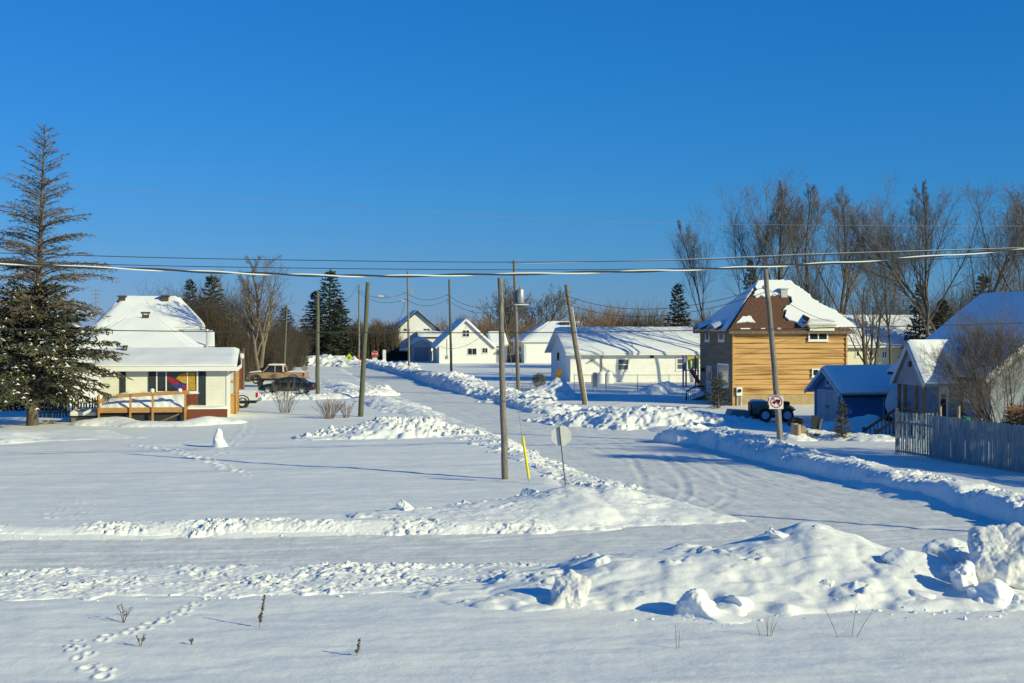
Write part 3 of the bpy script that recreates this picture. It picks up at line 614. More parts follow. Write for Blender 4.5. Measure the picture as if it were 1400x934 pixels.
def bush(seed, H, W, n=40, sub=5, r=.012, arch=.4, base=.25):
    R = random.Random(seed); B = MB()
    for i in range(n):
        a = R.uniform(0, 6.28); rr = R.random() ** .6; p = Vector((math.cos(a) * base * W * rr, math.sin(a) * base * W * rr, -.05)); h = H * R.uniform(.55, 1.05)
        tip = Vector((math.cos(a) * W * rr * R.uniform(.7, 1.1) + R.gauss(0, .1), math.sin(a) * W * rr + R.gauss(0, .1), h))
        pts = [p + (tip - p) * t + Vector((0, 0, arch * h * .4 * math.sin(math.pi * t))) * (1 - t) + Vector((R.gauss(0, .02 * H), R.gauss(0, .02 * H), 0)) * t for t in (0, .25, .5, .75, 1)]
        B.tube(pts, [r * (1.3 - .9 * t) for t in (0, .25, .5, .75, 1)], 3, cap=False)
        for k in range(sub):
            t = R.uniform(.25, .95); i0 = min(int(t * 4), 3); q = pts[i0].lerp(pts[i0 + 1], t * 4 - i0); d = (pts[i0 + 1] - pts[i0]).normalized()
            e = (d + Vector((R.gauss(0, .5), R.gauss(0, .5), R.uniform(0, .3)))).normalized(); l = H * R.uniform(.12, .3)
            B.tube([q, q + e * l * .5, q + e * l + Vector((0, 0, .08 * l))], [r * .7, r * .5, r * .3], 3, cap=False)
    return B

# ---- left spruce: bare dying top, thick snowy skirt
x, y = gp(44, 585)
t = T('tall_spruce', 'tall spruce with thin dying top and thick green skirt, left of the cream house', 'tree', (x, y))
def skirt(q): return .85 * min(1, .65 + 2.5 * q) * (1 - .72 * max(0, q - .45) / .55)
A, B, S1 = spruce(11, 8.0, 5.3, z0=.22, step=.34, per=9, dens=1.0, droop=.20, blade=(.42, .10), prof=skirt, up=.08)
A2, B2, _ = spruce(12, 17.6, 5.2, z0=.36, step=.40, per=9, dens=1.1, droop=.10, blade=(.30, .042), prof=lambda q: (1 - q) ** .95 * .92 * (.78 + .3 * math.sin(q * 41)) + .03, up=.22, thin=.12, rag=.42)
trunk = MB(); trunk.tube([(0, 0, -.4), (.02, 0, .6), (.2, 0, 5), (.45, .0, 10), (.75, .0, 17.7)], [.42, .34, .26, .15, .015], 12, cap=False)
trunk.build('trunk', M['bark'], t, smooth=True, fix=False)
for mb_ in (A2, B2):
    mb_.v = [(v[0] + .75 * v[2] / 17.6, v[1], v[2]) for v in mb_.v]
A.v = A.v[36:]; A.f = [tuple(i - 36 for i in f) for f in A.f if min(f) >= 36]     # its own stem is the trunk above
A2.v = A2.v[36:]; A2.f = [tuple(i - 36 for i in f) for f in A2.f if min(f) >= 36]
br = MB(); br.v = list(A.v); br.f = list(A.f); br.add(A2.v, A2.f); br.build('branches', M['bark'], t, smooth=True, fix=False)
B.build('green_skirt', M['need'], t, fix=False); B2.build('dying_top', M['needb'], t, fix=False)
R_ = random.Random(5); sb = MB()
for v in R_.sample(S1.v, min(len(S1.v), 620)):
    s = R_.uniform(.03, .075); l = R_.uniform(.06, .24); a = R_.uniform(0, 3.14); ca, sa = math.cos(a), math.sin(a); z = v[2] + .05
    sb.add([(v[0] - ca * l, v[1] - sa * l, z - .06), (v[0] + sa * s, v[1] - ca * s, z - .02), (v[0] + ca * l, v[1] + sa * l, z - .06), (v[0] - sa * s, v[1] + ca * s, z - .02), (v[0], v[1], z + .06)], [(0, 1, 4), (1, 2, 4), (2, 3, 4), (3, 0, 4)])
sb.build('snow_clumps', SNOWF, t, fix=False)

# ---- tall bare poplars behind the brown house and the grey house
VAR = [bare_tree(400 + k, 20, (.30, .34, .27, .36)[k], 6, (.27, .23, .27, .24)[k], limbs=(15, 13, 16, 14)[k], sub=(15, 8, 4), rise=(.62, .75, .5, .6)[k], twig_r=.0115, forks=1, wob=.085, ff=.52, fan=True) for k in range(4)]
GPOP = 'tall bare trees behind the houses on the right'
PROTO = [None] * 4
def poplar(k, px, ytop, Y, label, rz, sx=1.0):
    X = (px - CX) / F * Y; H = CH + (HY - ytop) / F * Y; s = H / 20.3
    if PROTO[k] is None:
        t = tree_thing('bare_poplar', label, 'tree', (X, Y), VAR[k], M['bark'], M['twig'], GPOP); PROTO[k] = t.o; o = t.o
    else: o = copy_tree(PROTO[k], label=label)
    o.location = (X, Y, 0); o.rotation_euler = (0, 0, rz); o.scale = (s * sx, s * sx, s); return o
poplar(1, 972, 293, 150, 'slim pale bare tree left of the brown house roof, beside the dark spruce', .3, .7)
poplar(1, 1017, 278, 146, 'slender bare tree behind the left hip of the brown roof', 2.1, .75)
poplar(0, 1067, 246, 141, 'broad dense bare tree rising straight behind the brown roof ridge', .9)
poplar(1, 1112, 247, 147, 'bare tree with high narrow crown, first right of the roof ridge', 1.2, .9)
poplar(2, 1152, 250, 147, 'wide forked bare tree over the right end of the brown roof', 4.0, .95)
poplar(3, 1215, 278, 120, 'thin bare tree standing between the blue shed and the cream house behind', 5.1, .72)
poplar(0, 1265, 247, 112, 'thick bare tree left of the peaked grey porch top', 2.6, .9)
poplar(3, 1303, 254, 115, 'bare tree with dark straight stem above the porch roof', .5, .85)
poplar(2, 1340, 268, 118, 'hazy bare tree behind the grey roof peak', 1.9, .85)
poplar(1, 1378, 262, 108, 'bare tree over the grey roof, second from the right edge', 3.3, 1.0)
poplar(0, 1412, 240, 110, 'tallest bare tree at the right edge of the picture', 5.5, .9)
# shorter forked tree in front of the cream house
t = tree_thing('bare_tree', 'short forked dark tree in front of the cream house, just right of the brown house', 'tree', (28.3, 112), bare_tree(440, 9.5, .22, 5.2, .22, limbs=8, sub=(5, 5, 3), forks=3, rise=.5, twig_r=.013), M['bark'], M['twig'])
# ---- big leaning tree beyond the cream house
x, y = gp(357, 531)
tree_thing('bare_tree', 'big spreading bare tree with snow in its leaning fork, beside the black sedan', 'tree', (x, y), bare_tree(452, 12.8, .22, 5.6, .30, limbs=10, sub=(11, 7, 4), lean=(-.04, .1), forks=2, rise=.5, twig_r=.0115, wob=.13, ff=.62, fan=True), M['barkl'], M['twig'])
# ---- spruces in the middle distance
SPV = spruce(31, 12, 3.0, z0=.06, step=.42, per=7, dens=.8, droop=.16, blade=(.5, .16), up=.02)
SP0 = None
def midspruce(px, ytop, ybase, Y, label, sx=1.0, rz=0, group='dark spruces standing behind the houses', m=None):
    global SP0
    X = (px - CX) / F * Y; H = CH + (HY - ytop) / F * Y; s = H / 12.0
    if SP0 is None:
        t = T('dark_spruce', label, 'tree', (X, Y, 0), 0, group); SPV[0].build('trunk', M['bark'], t, smooth=True, fix=False); SPV[1].build('needles', M['needd'], t, fix=False); o = t.o; SP0 = o
    else: o = copy_tree(SP0, label=label, group=group)
    o.location = (X, Y, 0); o.rotation_euler = (0, 0, rz); o.scale = (s * sx, s * sx, s); return o
midspruce(451, 369, 470, 238, 'tallest dark spruce at the end of the road, behind the flag', 1.25, .4)
midspruce(431, 398, 470, 240, 'lower dark spruce just left of the tallest one', 1.3, 1.5)
midspruce(462, 415, 470, 244, 'broad dark spruce under the right side of the tallest one', 1.7, 2.5)
midspruce(260, 381, 450, 165, 'small slim dark spruce beside the big snowy roof with two chimneys', .85, 2)
midspruce(290, 376, 470, 158, 'bushy brown green spruce left of the big spreading bare tree', 1.2, 3.1)
midspruce(390, 420, 480, 215, 'dark spruce behind the tan pickup', 1.4, 4)
midspruce(927, 387, 450, 168, 'lone dark spruce left of the brown house', .95, 5)
midspruce(1026, 353, 420, 196, 'dark spruce peeking above the left hip of the brown roof', .62, .9)
midspruce(1257, 386, 500, 128, 'tall dark spruce among the bare trees left of the grey porch', .75, 2.2)
midspruce(1345, 375, 470, 132, 'dark spruce behind the peak of the grey roof', 1.0, 3)
midspruce(1290, 408, 470, 126, 'low dark spruce behind the grey porch roof', 1.15, 1.1)
# off to the right: the belt of spruces that shades the shed and the yard
for (X, Y, H) in ((33.5, 78.5, 12.5), (36.5, 75.5, 14.0), (40.0, 78.0, 13.0), (43.0, 73.5, 14.5), (35.5, 81.5, 11.0), (36.6, 72.9, 15.5), (36.8, 70.9, 15.0), (39.6, 70.4, 15.0), (41.0, 44.0, 16.5)):
    o = copy_tree(SP0, label='tall spruce in the belt beyond the right edge of the picture', group='spruce belt beyond the right edge'); s = H / 12; o.location = (X, Y, 0); o.scale = (s * 1.15, s * 1.15, s); o.rotation_euler = (0, 0, X)
# ---- sapling by the shed, evergreen bush by the brown house, round shrub
x, y = gp(1151, 606)
A, B, _ = spruce(61, 1.95, .42, z0=.04, step=.14, per=6, dens=2.6, droop=.0, blade=(.11, .028), up=.2)
t = T('spruce_sapling', 'small green spruce sapling in the snow in front of the blue shed', 'tree', (x, y)); A.build('trunk', M['bark'], t, smooth=True, fix=False); B.build('needles', M['need'], t, fix=False)
x, y = gp(989, 560)
A, B, _ = spruce(62, 2.3, .95, z0=.03, step=.2, per=7, dens=1.4, droop=.0, blade=(.2, .04), up=.3, prof=lambda q: (1 - q) ** .5 * .9, thin=.25)
t = T('evergreen_shrub', 'evergreen shrub beside the corner of the brown house', 'shrub', (x - .4, y)); A.build('trunk', M['bark'], t, smooth=True, fix=False); B.build('needles', M['need'], t, fix=False)
R_ = random.Random(8); B = MB()
for i in range(900):
    d = Vector((R_.gauss(0, 1), R_.gauss(0, 1), R_.gauss(0, 1))).normalized(); c = Vector((0, 0, .72)) + d * .66 * R_.uniform(.75, 1.05); s = d.orthogonal().normalized(); s = Quaternion(d, R_.uniform(0, 6)) @ s; e = (d * .5 + s).normalized(); b = e.cross(d).normalized()
    B.add([c - b * .03, c + b * .03, c + e * .2], [(0, 1, 2)])
x, y = gp(737, 532); o = B.build('round_shrub', M['need'], None, fix=False); o.location = (x, y, .1); tag(o, 'small round green shrub by the mesh fence left of the bungalow', 'shrub')
# ---- bushes and brush
def bush_thing(label, px, py, H, W, seed, n=40, m='twig', sub=6, r=.014, name='bare_bush', Y=None, group=None):
    x, y = gp(px, py) if Y is None else ((px - CX) / F * Y, Y)
    o = bush(seed, H, W, n, sub, r).build(name, M[m], None, smooth=True, fix=False); o.location = (x, y, gz(x, y)); return tag(o, label, 'bush', group)
bush_thing('tall vase shaped bare bush in front of the black sedan', 390, 567, 2.4, 1.5, 501, 34, 'twig', 7, .011)
bush_thing('reddish bare bush left of the foot of the leaning green pole', 450, 575, 1.4, 1.1, 502, 45, 'twigr', 8, .010)
bush_thing('thin bare bush right beside the foot of the leaning green pole', 474, 574, 1.0, .8, 503, 22, 'twigr', 6, .010)
GBR = 'round leafless shrubs on the skyline behind the bungalow'
for i, (px, yt, Y, W, lab) in enumerate([(809, 421, 200, 3.7, 'round reddish leafless shrub just right of the leaning black pole'), (846, 423, 205, 3.6, 'round leafless shrub, middle one on the skyline over the bungalow roof'), (884, 425, 205, 3.4, 'greyer leafless shrub next to the lone dark spruce')]):
    H = CH + (HY - yt) / F * Y
    o = bush(510 + i, H, W, 130, 9, .035, base=.5).build('leafless_shrub', M['twigr' if i < 2 else 'twig'], None, smooth=True, fix=False); o.location = ((px - CX) / F * Y, Y, 0); tag(o, lab, 'shrub', GBR)
for i, (px, yt, Y, lab) in enumerate([(680, 405, 250, 'bare tree on the skyline left of the transformer pole'), (735, 412, 255, 'bare tree on the skyline right of the transformer pole')]):
    H = CH + (HY - yt) / F * Y
    tree_thing('skyline_tree', lab, 'tree', ((px - CX) / F * Y, Y), bare_tree(530 + i, H, .22, 6.0, .24, limbs=12, sub=(6, 5, 3), forks=2, rise=.4, twig_r=.04), M['bark'], M['twig'], 'bare trees on the skyline behind the white houses')
# brush belts: thickets that nobody could count
def brush(name, label, spots, seed, m, r=.03, n=3000, lean=.25):
    R = random.Random(seed); B = MB()
    tot = sum(s[2] for s in spots)
    for (px0, px1, wgt, y0, y1, Y0, Y1) in spots:
        for i in range(int(n * wgt / tot)):
            u = R.random(); px = px0 + (px1 - px0) * u; Y = R.uniform(Y0, Y1); X = (px - CX) / F * Y
            top = CH + (HY - (y0 + (y1 - y0) * u)) / F * Y; h = top * R.uniform(.55, 1.0) * (1 + .12 * math.sin(px * .21) + .08 * math.sin(px * .53))
            a = R.uniform(0, 6.28); dx, dy = math.cos(a) * lean * h * R.random(), math.sin(a) * lean * h * R.random()
            P = [Vector((X, Y, -.2)), Vector((X + dx * .3, Y + dy * .3, h * .4)), Vector((X + dx * .7 + R.gauss(0, .1), Y + dy * .7, h * .75)), Vector((X + dx, Y + dy, h))]
            B.tube(P, [r * 1.5, r * 1.2, r * .8, r * .4], 3, cap=False)
            for k in range(5):
                t = R.uniform(.35, .95) * 3; j = min(int(t), 2); q = P[j].lerp(P[j + 1], t - j); e = Vector((R.gauss(0, .6), R.gauss(0, .6), R.uniform(.4, 1))).normalized() * h * R.uniform(.1, .26)
                B.tube([q, q + e], [r * .6, r * .3], 3, cap=False)
    return tag(B.build(name, M[m], None, smooth=True, fix=False), label, 'thicket', None, 'stuff')
brush('brush_belt', 'dense dark brush at the far end of the road', [(395, 470, 3, 452, 447, 240, 262), (470, 545, 3.2, 446, 444, 240, 265), (520, 570, 1, 447, 450, 262, 285)], 601, 'twigw', .04, 3800)
brush('brush_belt', 'brown brush belt on the skyline behind the white houses', [(490, 620, 1.2, 439, 438, 330, 380), (620, 700, 1.2, 436, 433, 330, 370), (690, 790, 1.3, 438, 435, 300, 340), (780, 965, 1.6, 436, 434, 290, 330)], 602, 'twigr', .05, 3400)
brush('brush_belt', 'grey brown thicket between the snowy roofs and the big bare tree', [(238, 300, 1.2, 402, 398, 150, 160), (285, 345, 1.3, 408, 425, 148, 165), (340, 400, 1.1, 430, 445, 170, 200), (365, 420, .8, 440, 450, 205, 225)], 603, 'twigw', .016, 4200, .6)
brush('brush_belt', 'dark brush under the tall bare trees on the right', [(1165, 1240, .7, 420, 400, 150, 165), (1235, 1290, 1.0, 425, 410, 140, 150), (1280, 1420, 2.2, 405, 385, 126, 142), (1070, 1130, .6, 350, 360, 160, 168), (940, 1000, .6, 432, 425, 160, 172)], 604, 'twigw', .02, 3000)
brush('brush_belt', 'brown brush at the left edge behind the tall spruce', [(-60, 40, 1, 405, 420, 125, 140), (30, 100, .5, 430, 440, 125, 140)], 605, 'twigr', .03, 900)
R_ = random.Random(6); B = MB()
for i in range(5000):
    cpt = Vector((R_.uniform(-4.5, 3.2), R_.uniform(-.6, .6), R_.random() ** .8 * 1.75)); e = Vector((R_.gauss(0, .5), R_.gauss(-.2, .5), R_.uniform(-.1, 1))).normalized(); q = e.orthogonal().normalized() * R_.uniform(.03, .06)
    B.add([cpt - q, cpt + q, cpt + e * R_.uniform(.2, .42)], [(0, 1, 2)])
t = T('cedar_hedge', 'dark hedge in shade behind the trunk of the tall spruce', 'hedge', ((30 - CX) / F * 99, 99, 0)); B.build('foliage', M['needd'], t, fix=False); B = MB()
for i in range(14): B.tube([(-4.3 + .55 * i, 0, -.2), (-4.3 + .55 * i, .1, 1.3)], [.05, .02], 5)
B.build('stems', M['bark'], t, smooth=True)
# ---- bare shrub and brown cedar in front of the grey house
x, y = gp(1385, 668)
AB = bare_tree(460, 5.0, .18, 3.8, .085, limbs=12, sub=(10, 7, 5), forks=3, rise=.35, twig_r=.006, wob=.1, lean=(-.2, .0))
tree_thing('bare_tree', 'bare small tree with fine twigs behind the fence, in front of the grey house', 'tree', (21.3, 61), AB, M['bark'], M['twig'])
R_ = random.Random(9); B = MB()
for i in range(5200):
    a = R_.uniform(0, 6.28); rr = R_.random() ** .5; h = R_.random(); c = Vector((math.cos(a) * rr * 1.7 * (1 - .35 * h), math.sin(a) * rr * 1.0, .9 + h * 1.5 + R_.gauss(0, .05)))
    e = Vector((math.cos(a) * .5 + R_.gauss(0, .3), math.sin(a) * .5 + R_.gauss(0, .3), R_.uniform(-.5, .7))).normalized(); b = e.orthogonal().normalized() * R_.uniform(.012, .028)
    B.add([c - b, c + b, c + e * R_.uniform(.12, .26)], [(0, 1, 2)])
t = T('cedar_shrub', 'rusty brown cedar shrub over the fence at the right edge', 'shrub', (21.6, 58.6)); B.build('foliage', M['cedar'], t, fix=False)
st = MB(); [st.tube([(R_.uniform(-.3, .3), R_.uniform(-.2, .2), -.2), (R_.uniform(-.8, .8), 0, 1.0), (R_.uniform(-1.2, 1.2), R_.uniform(-.5, .5), 2.0)], [.05, .035, .012], 5) for k in range(9)]; st.build('stems', M['bark'], t, smooth=True)
# ---- weeds of the foreground
def weed(label, px, py, hpx, kind, seed, lean=0.0, Y=None):
    x, y = gp(px, py); h = hpx * y / F; R = random.Random(seed); B = MB()
    if kind == 'spike':
        B.tube([(0, 0, -.05), (lean * h * .5, 0, h * .5), (lean * h, 0, h)], [.007, .006, .004], 4)
        for i in range(int(150 * h)):
            t = R.uniform(.12, 1); a = R.uniform(0, 6.3); c = Vector((lean * h * t, 0, h * t)); e = Vector((math.cos(a), math.sin(a), .5)).normalized() * R.uniform(.03, .065) * (1.15 - .5 * t)
            B.tube([c, c + e * .6, c + e], [.005, .012, .004], 4)
    elif kind == 'twiggy':
        for i in range(5):
            a = R.uniform(0, 6.3); tip = Vector((math.cos(a) * h * .35, math.sin(a) * h * .35, h * R.uniform(.6, 1))); B.tube([(0, 0, -.05), tip * .5 + Vector((0, 0, .05)), tip], [.006, .005, .003], 4)
            for k in range(5): q = tip * R.uniform(.4, 1); e = Vector((R.gauss(0, 1), R.gauss(0, 1), R.uniform(0, 1.4))).normalized() * h * .22; B.tube([q, q + e], [.006, .004], 4)
    else:
        for (dx, l) in kind: B.tube([(dx * .5, 0, -.05), (dx * .5 + l[0] * .5, .02, l[1] * .5), (dx * .5 + l[0], .03, l[1])], [.006, .0055, .003], 4)
    o = B.build('dry_weed', M['stick' if not isinstance(kind, str) else 'weed'], None, smooth=True); o.location = (x, y, gz(x, y)); tag(o, label, 'weed', 'dry weeds poking through the foreground snow')
weed('tall dark seed spike with a long shadow, tallest dry weed in the left foreground', 354, 864, 44, 'spike', 1, .18)
weed('short dark twiggy weed right of the animal tracks', 192, 894, 19, 'twiggy', 2)
weed('tiny sprawling weed between the short twiggy one and the tall seed spike', 262, 890, 9, 'twiggy', 3)
weed('thin stick weed leaning right, near the bottom of the picture', 487, 907, 22, 'spike', 4, .22)
weed('pale wispy weed at the edge of the rough snow berm', 169, 861, 28, 'twiggy', 5)
weed('little clump of upright reddish twigs below the drift', 1049, 877, 30, [(-.25, (-.08, .26)), (0, (.02, .40)), (.04, (-.05, .36)), (.09, (.08, .33)), (.12, (.13, .28))], 6)
weed('three long red sticks spread like a fan below the drift', 1165, 880, 40, [(-.5, (-.26, .55)), (-.02, (.10, .62)), (.12, (.34, .50))], 7)
weed('faint thin stalk below the rounded snow block', 925, 893, 32, [(0, (-.02, .42)), (.08, (.02, .3))], 8)
# ================================================================ buildings
X1, Y1, Z1 = Vector((1, 0, 0)), Vector((0, 1, 0)), Vector((0, 0, 1))
FRONT = (X1, -Y1); LEFT = (-Y1, -X1); RIGHT = (Y1, X1)        # (rightwards seen from outside, outward normal)
def rect_px(t, P, face, x0, y0, x1, y1):
    a, n = face; p = t.hit(x0, (y0 + y1) / 2, P, n); q = t.hit(x1, (y0 + y1) / 2, P, n); u = t.hit((x0 + x1) / 2, y0, P, n); d = t.hit((x0 + x1) / 2, y1, P, n)
    c = (p + q) / 2; c.z = (u.z + d.z) / 2; return c, abs((q - p).dot(a)), abs(u.z - d.z)
def window(t, c, face, w, h, cols=2, rows=1, fr='trim', gl='glass', fw=.09, name='window', proud=.05, par=None):
    a, n = face; c = Vector(c); m = MB()
    for s in (-1, 1):
        m.obox(c + a * s * (w / 2 - fw / 2), a, n, fw, h, proud + .03, off=-.03); m.obox(c + Z1 * s * (h / 2 - fw / 2), a, n, w - 2 * fw, fw, proud + .028, off=-.03)
    m.obox(c - Z1 * (h / 2 + .035), a, n, w + .12, .07, proud + .06, off=-.03)
    for k in range(1, cols): m.obox(c + a * (-w / 2 + w * k / cols), a, n, fw * .7, h - 2 * fw, proud + .01, off=-.02)
    for k in range(1, rows): m.obox(c + Z1 * (-h / 2 + h * k / rows), a, n, w - 2 * fw, fw * .6, proud + .005, off=-.02)
    o = m.build(name, M[fr], par or t); g = MB().obox(c, a, n, w - 2 * fw + .01, h - 2 * fw + .01, .03, off=-.012).build('pane', M[gl], o); return o
def win_px(t, P, face, x0, y0, x1, y1, **k):
    c, w, h = rect_px(t, P, face, x0, y0, x1, y1); return window(t, c, face, w, h, **k)
def panel_px(t, name, P, face, x0, y0, x1, y1, m, d=.05, off=0.0):
    c, w, h = rect_px(t, P, face, x0, y0, x1, y1); return MB().obox(c, face[0], face[1], w, h, d, off=off).build(name, m, t)
def snow_sheet(t, P00, P10, P11, P01, th=.2, nu=16, nv=10, seed=0, name='roof_snow', lip=.05, rough=.3):
    P00, P10, P11, P01 = map(Vector, (P00, P10, P11, P01)); n = (P10 - P00).cross(P01 - P00)
    if n.length < 1e-5: n = (P11 - P01).cross(P01 - P00)
    n.normalize()
    if n.z < 0: n = -n
    rows = []; base = []
    for j in range(nv + 1):
        v = j / nv; r = []; b = []
        for i in range(nu + 1):
            u = i / nu; p = P00 * (1 - u) * (1 - v) + P10 * u * (1 - v) + P11 * u * v + P01 * (1 - u) * v
            e = min(u, 1 - u) * (P10 - P00).length if v < .5 else min(u, 1 - u) * max((P11 - P01).length, (P10 - P00).length)
            e = min(e, v * (P01 - P00).length + .02, (1 - v) * (P01 - P00).length + (.3 if True else 0))
            k = min(1, .35 + .65 * math.sqrt(max(0, min(1, e / (th * 1.5)))))
            nz = float(fbm(np.array([p.x * .7 + seed]), np.array([p.y * .7 + p.z]), 2, seed)[0])
            r.append(p + n * (.012 + th * k * (1 + rough * nz))); b.append(p + n * .012)
        rows.append(r); base.append(b)
    m = MB().grid(rows); ring_t = rows[0] + [q[-1] for q in rows[1:]] + rows[-1][::-1][1:] + [q[0] for q in rows[::-1][1:-1]]; ring_b = base[0] + [q[-1] for q in base[1:]] + base[-1][::-1][1:] + [q[0] for q in base[::-1][1:-1]]
    k = len(ring_t); m.add(ring_t + ring_b, [(i, (i + 1) % k, k + (i + 1) % k, k + i) for i in range(k)])
    return m.build(name, SNOWF, t, smooth=True)
def gable_y(t, x0, x1, y0, y1, ez, rz, oh=.4, roofm='navy', th=.14, snow=.18, wallm='white', walls=True, fasc='trim', left=True, right=True, rake=.35, z0=-.3, wname='wall'):
    # ridge runs along y (gable ends front and back)
    xm = (x0 + x1) / 2; sl = (rz - ez) / (xm - x0)
    if walls: MB().prism([(x0, y0, z0), (x1, y0, z0), (x1, y0, ez - .02), (xm, y0, rz - .02), (x0, y0, ez - .02)], (0, y1 - y0, 0)).build(wname, M[wallm], t)
    xa, xb = x0 - oh, x1 + oh; ea = ez - sl * oh
    m = MB(); ya, yb = y0 - rake, y1 + rake
    m.prism([(xa, ya, ea), (xm, ya, rz), (xb, ya, ea), (xb, ya, ea + th), (xm, ya, rz + th), (xa, ya, ea + th)], (0, yb - ya, 0)); r = m.build('roof', M[roofm], t)
    f = MB(); 
    for s, xx in ((-1, xa), (1, xb)): f.beam((xx, ya - .02, ea + .02), (xm, ya - .02, rz + .02), .05, .2)
    if fasc: f.build('fascia', M[fasc], t)
    if snow:
        if left: snow_sheet(t, (xa, ya, ea + th), (xa, yb, ea + th), (xm, yb, rz + th), (xm, ya, rz + th), snow, 14, 8, 3)
        if right: snow_sheet(t, (xb, yb, ea + th), (xb, ya, ea + th), (xm, ya, rz + th), (xm, yb, rz + th), snow, 14, 8, 4)
    return dict(xm=xm, ea=ea, sl=sl, ya=ya, yb=yb, xa=xa, xb=xb)
def gable_x(t, x0, x1, y0, y1, ez, rz, oh=.4, roofm='navy', th=.14, snow=.2, wallm='white', walls=True, fasc='trim', rake=.35, z0=-.3, back=True, nu=24, wname='wall'):
    ym = (y0 + y1) / 2; sl = (rz - ez) / (ym - y0)
    if walls: MB().prism([(x0, y0, z0), (x0, y1, z0), (x0, y1, ez - .02), (x0, ym, rz - .02), (x0, y0, ez - .02)], (x1 - x0, 0, 0)).build(wname, M[wallm], t)
    ya, yb = y0 - oh, y1 + oh; ea = ez - sl * oh; xa, xb = x0 - rake, x1 + rake
    MB().prism([(xa, ya, ea), (xa, ym, rz), (xa, yb, ea), (xa, yb, ea + th), (xa, ym, rz + th), (xa, ya, ea + th)], (xb - xa, 0, 0)).build('roof', M[roofm], t)
    if fasc:
        f = MB()
        for xx in (xa - .02, xb + .02):
            f.beam((xx, ya, ea + .02), (xx, ym, rz + .02), .05, .2); f.beam((xx, yb, ea + .02), (xx, ym, rz + .02), .05, .2)
        f.box(xa, xb, ya - .10, ya - .003, ea - .06, ea + .10); f.build('fascia', M[fasc], t)
    if snow:
        snow_sheet(t, (xa, ya - .02, ea + th), (xb, ya - .02, ea + th), (xb, ym, rz + th), (xa, ym, rz + th), snow, nu, 10, 5)
        if back: snow_sheet(t, (xb, yb, ea + th), (xa, yb, ea + th), (xa, ym, rz + th), (xb, ym, rz + th), snow, nu, 8, 6)
def hip(t, x0, x1, y0, y1, ez, rz, r0, r1, oh=.45, roofm='navy', wallm='white', walls=True, snow=.2, z0=-.3, faces='flrb', fasc='trim', wname='wall'):
    ym = (y0 + y1) / 2
    if walls: MB().box(x0, x1, y0, y1, z0, ez - .03).build(wname, M[wallm], t)
    a, b, c, d = x0 - oh, x1 + oh, y0 - oh, y1 + oh
    m = MB(); m.add([(a, c, ez), (b, c, ez), (b, d, ez), (a, d, ez), (r0, ym, rz), (r1, ym, rz)], [(0, 1, 5, 4), (1, 2, 5), (2, 3, 4, 5), (3, 0, 4), (3, 2, 1, 0)]); m.build('roof', M[roofm], t)
    if fasc:
        f = MB(); f.box(a, b, c - .03, c + .03, ez - .19, ez - .004); f.box(a - .03, a + .03, c + .031, d, ez - .19, ez - .006); f.box(b - .03, b + .03, c + .031, d, ez - .19, ez - .006); f.box(a + .04, b - .04, c + .04, d, ez - .08, ez - .045); f.build('fascia', M[fasc], t)
    if snow:
        if 'f' in faces: snow_sheet(t, (a, c, ez), (b, c, ez), (r1, ym, rz), (r0, ym, rz), snow, 22, 10, 7)
        if 'l' in faces: snow_sheet(t, (a, d, ez), (a, c, ez), (r0, ym, rz), (r0, ym, rz), snow, 14, 10, 8)
        if 'r' in faces: snow_sheet(t, (b, c, ez), (b, d, ez), (r1, ym, rz), (r1, ym, rz), snow, 14, 10, 9)
        if 'b' in faces: snow_sheet(t, (b, d, ez), (a, d, ez), (r0, ym, rz), (r1, ym, rz), snow, 16, 8, 10)
    return dict(P=Vector((a, c, ez)), nf=Vector((0, -(rz - ez), ym - c)).normalized(), nl=Vector((-(rz - ez), 0, r0 - a)).normalized(), a=a, b=b, c=c, d=d, ym=ym)
def stack(t, name, P, n, px, py, w, h, m='vent', cap=True, off=.1):
    p = t.hit(px, py, P, n); b = MB().box(p.x - w / 2, p.x + w / 2, p.y - w / 2, p.y + w / 2, p.z - .3, p.z + h)
    if cap:
        b.box(p.x - w * .68, p.x + w * .68, p.y - w * .68, p.y + w * .68, p.z + h + .08, p.z + h + .22); 
        for sx in (-1, 1):
            for sy in (-1, 1): b.box(p.x + sx * w * .4 - .03, p.x + sx * w * .4 + .03, p.y + sy * w * .4 - .03, p.y + sy * w * .4 + .03, p.z + h, p.z + h + .09)
    o = b.build(name, M[m], t); return o

# ---- cream bungalow at the left
X0 = (311 - CX) / F * 90
t = T('cream_house', 'cream sided house with flat snowy roof, dark shutters and picture window, behind the wooden deck', 'house', (X0, 90, 0), TH)
FP = (0, 0, 0)
MB().prism([(-7.7, 0, .1), (-7.7, 8, .1), (-7.7, 8, 3.42), (-7.7, 4, 4.2), (-7.7, 0, 3.42)], (7.7, 0, 0)).build('wall', M['cream'], t)
MB().box(-7.65, -.05, .06, 7.9, -.3, .12).build('foundation', M['dark'], t)
MB().prism([(-8.2, -.55, 3.30), (-8.2, 4, 4.24), (-8.2, 8.5, 3.30), (-8.2, 8.5, 3.46), (-8.2, 4, 4.40), (-8.2, -.55, 3.46)], (8.8, 0, 0)).build('roof', M['navy'], t)
MB().box(-8.22, .64, -.62, -.552, 3.18, 3.46).box(.601, .64, -.55, 8.5, 3.15, 3.40).build('fascia', M['trim'], t)
snow_sheet(t, (-8.2, -.6, 3.47), (.6, -.6, 3.47), (.6, 4, 4.41), (-8.2, 4, 4.41), .17, 40, 10, 2); snow_sheet(t, (.6, 8.5, 3.47), (-8.2, 8.5, 3.47), (-8.2, 4, 4.41), (.6, 4, 4.41), .17, 30, 8, 2)
c, w_, h_ = rect_px(t, FP, FRONT, 213, 506, 271, 537)
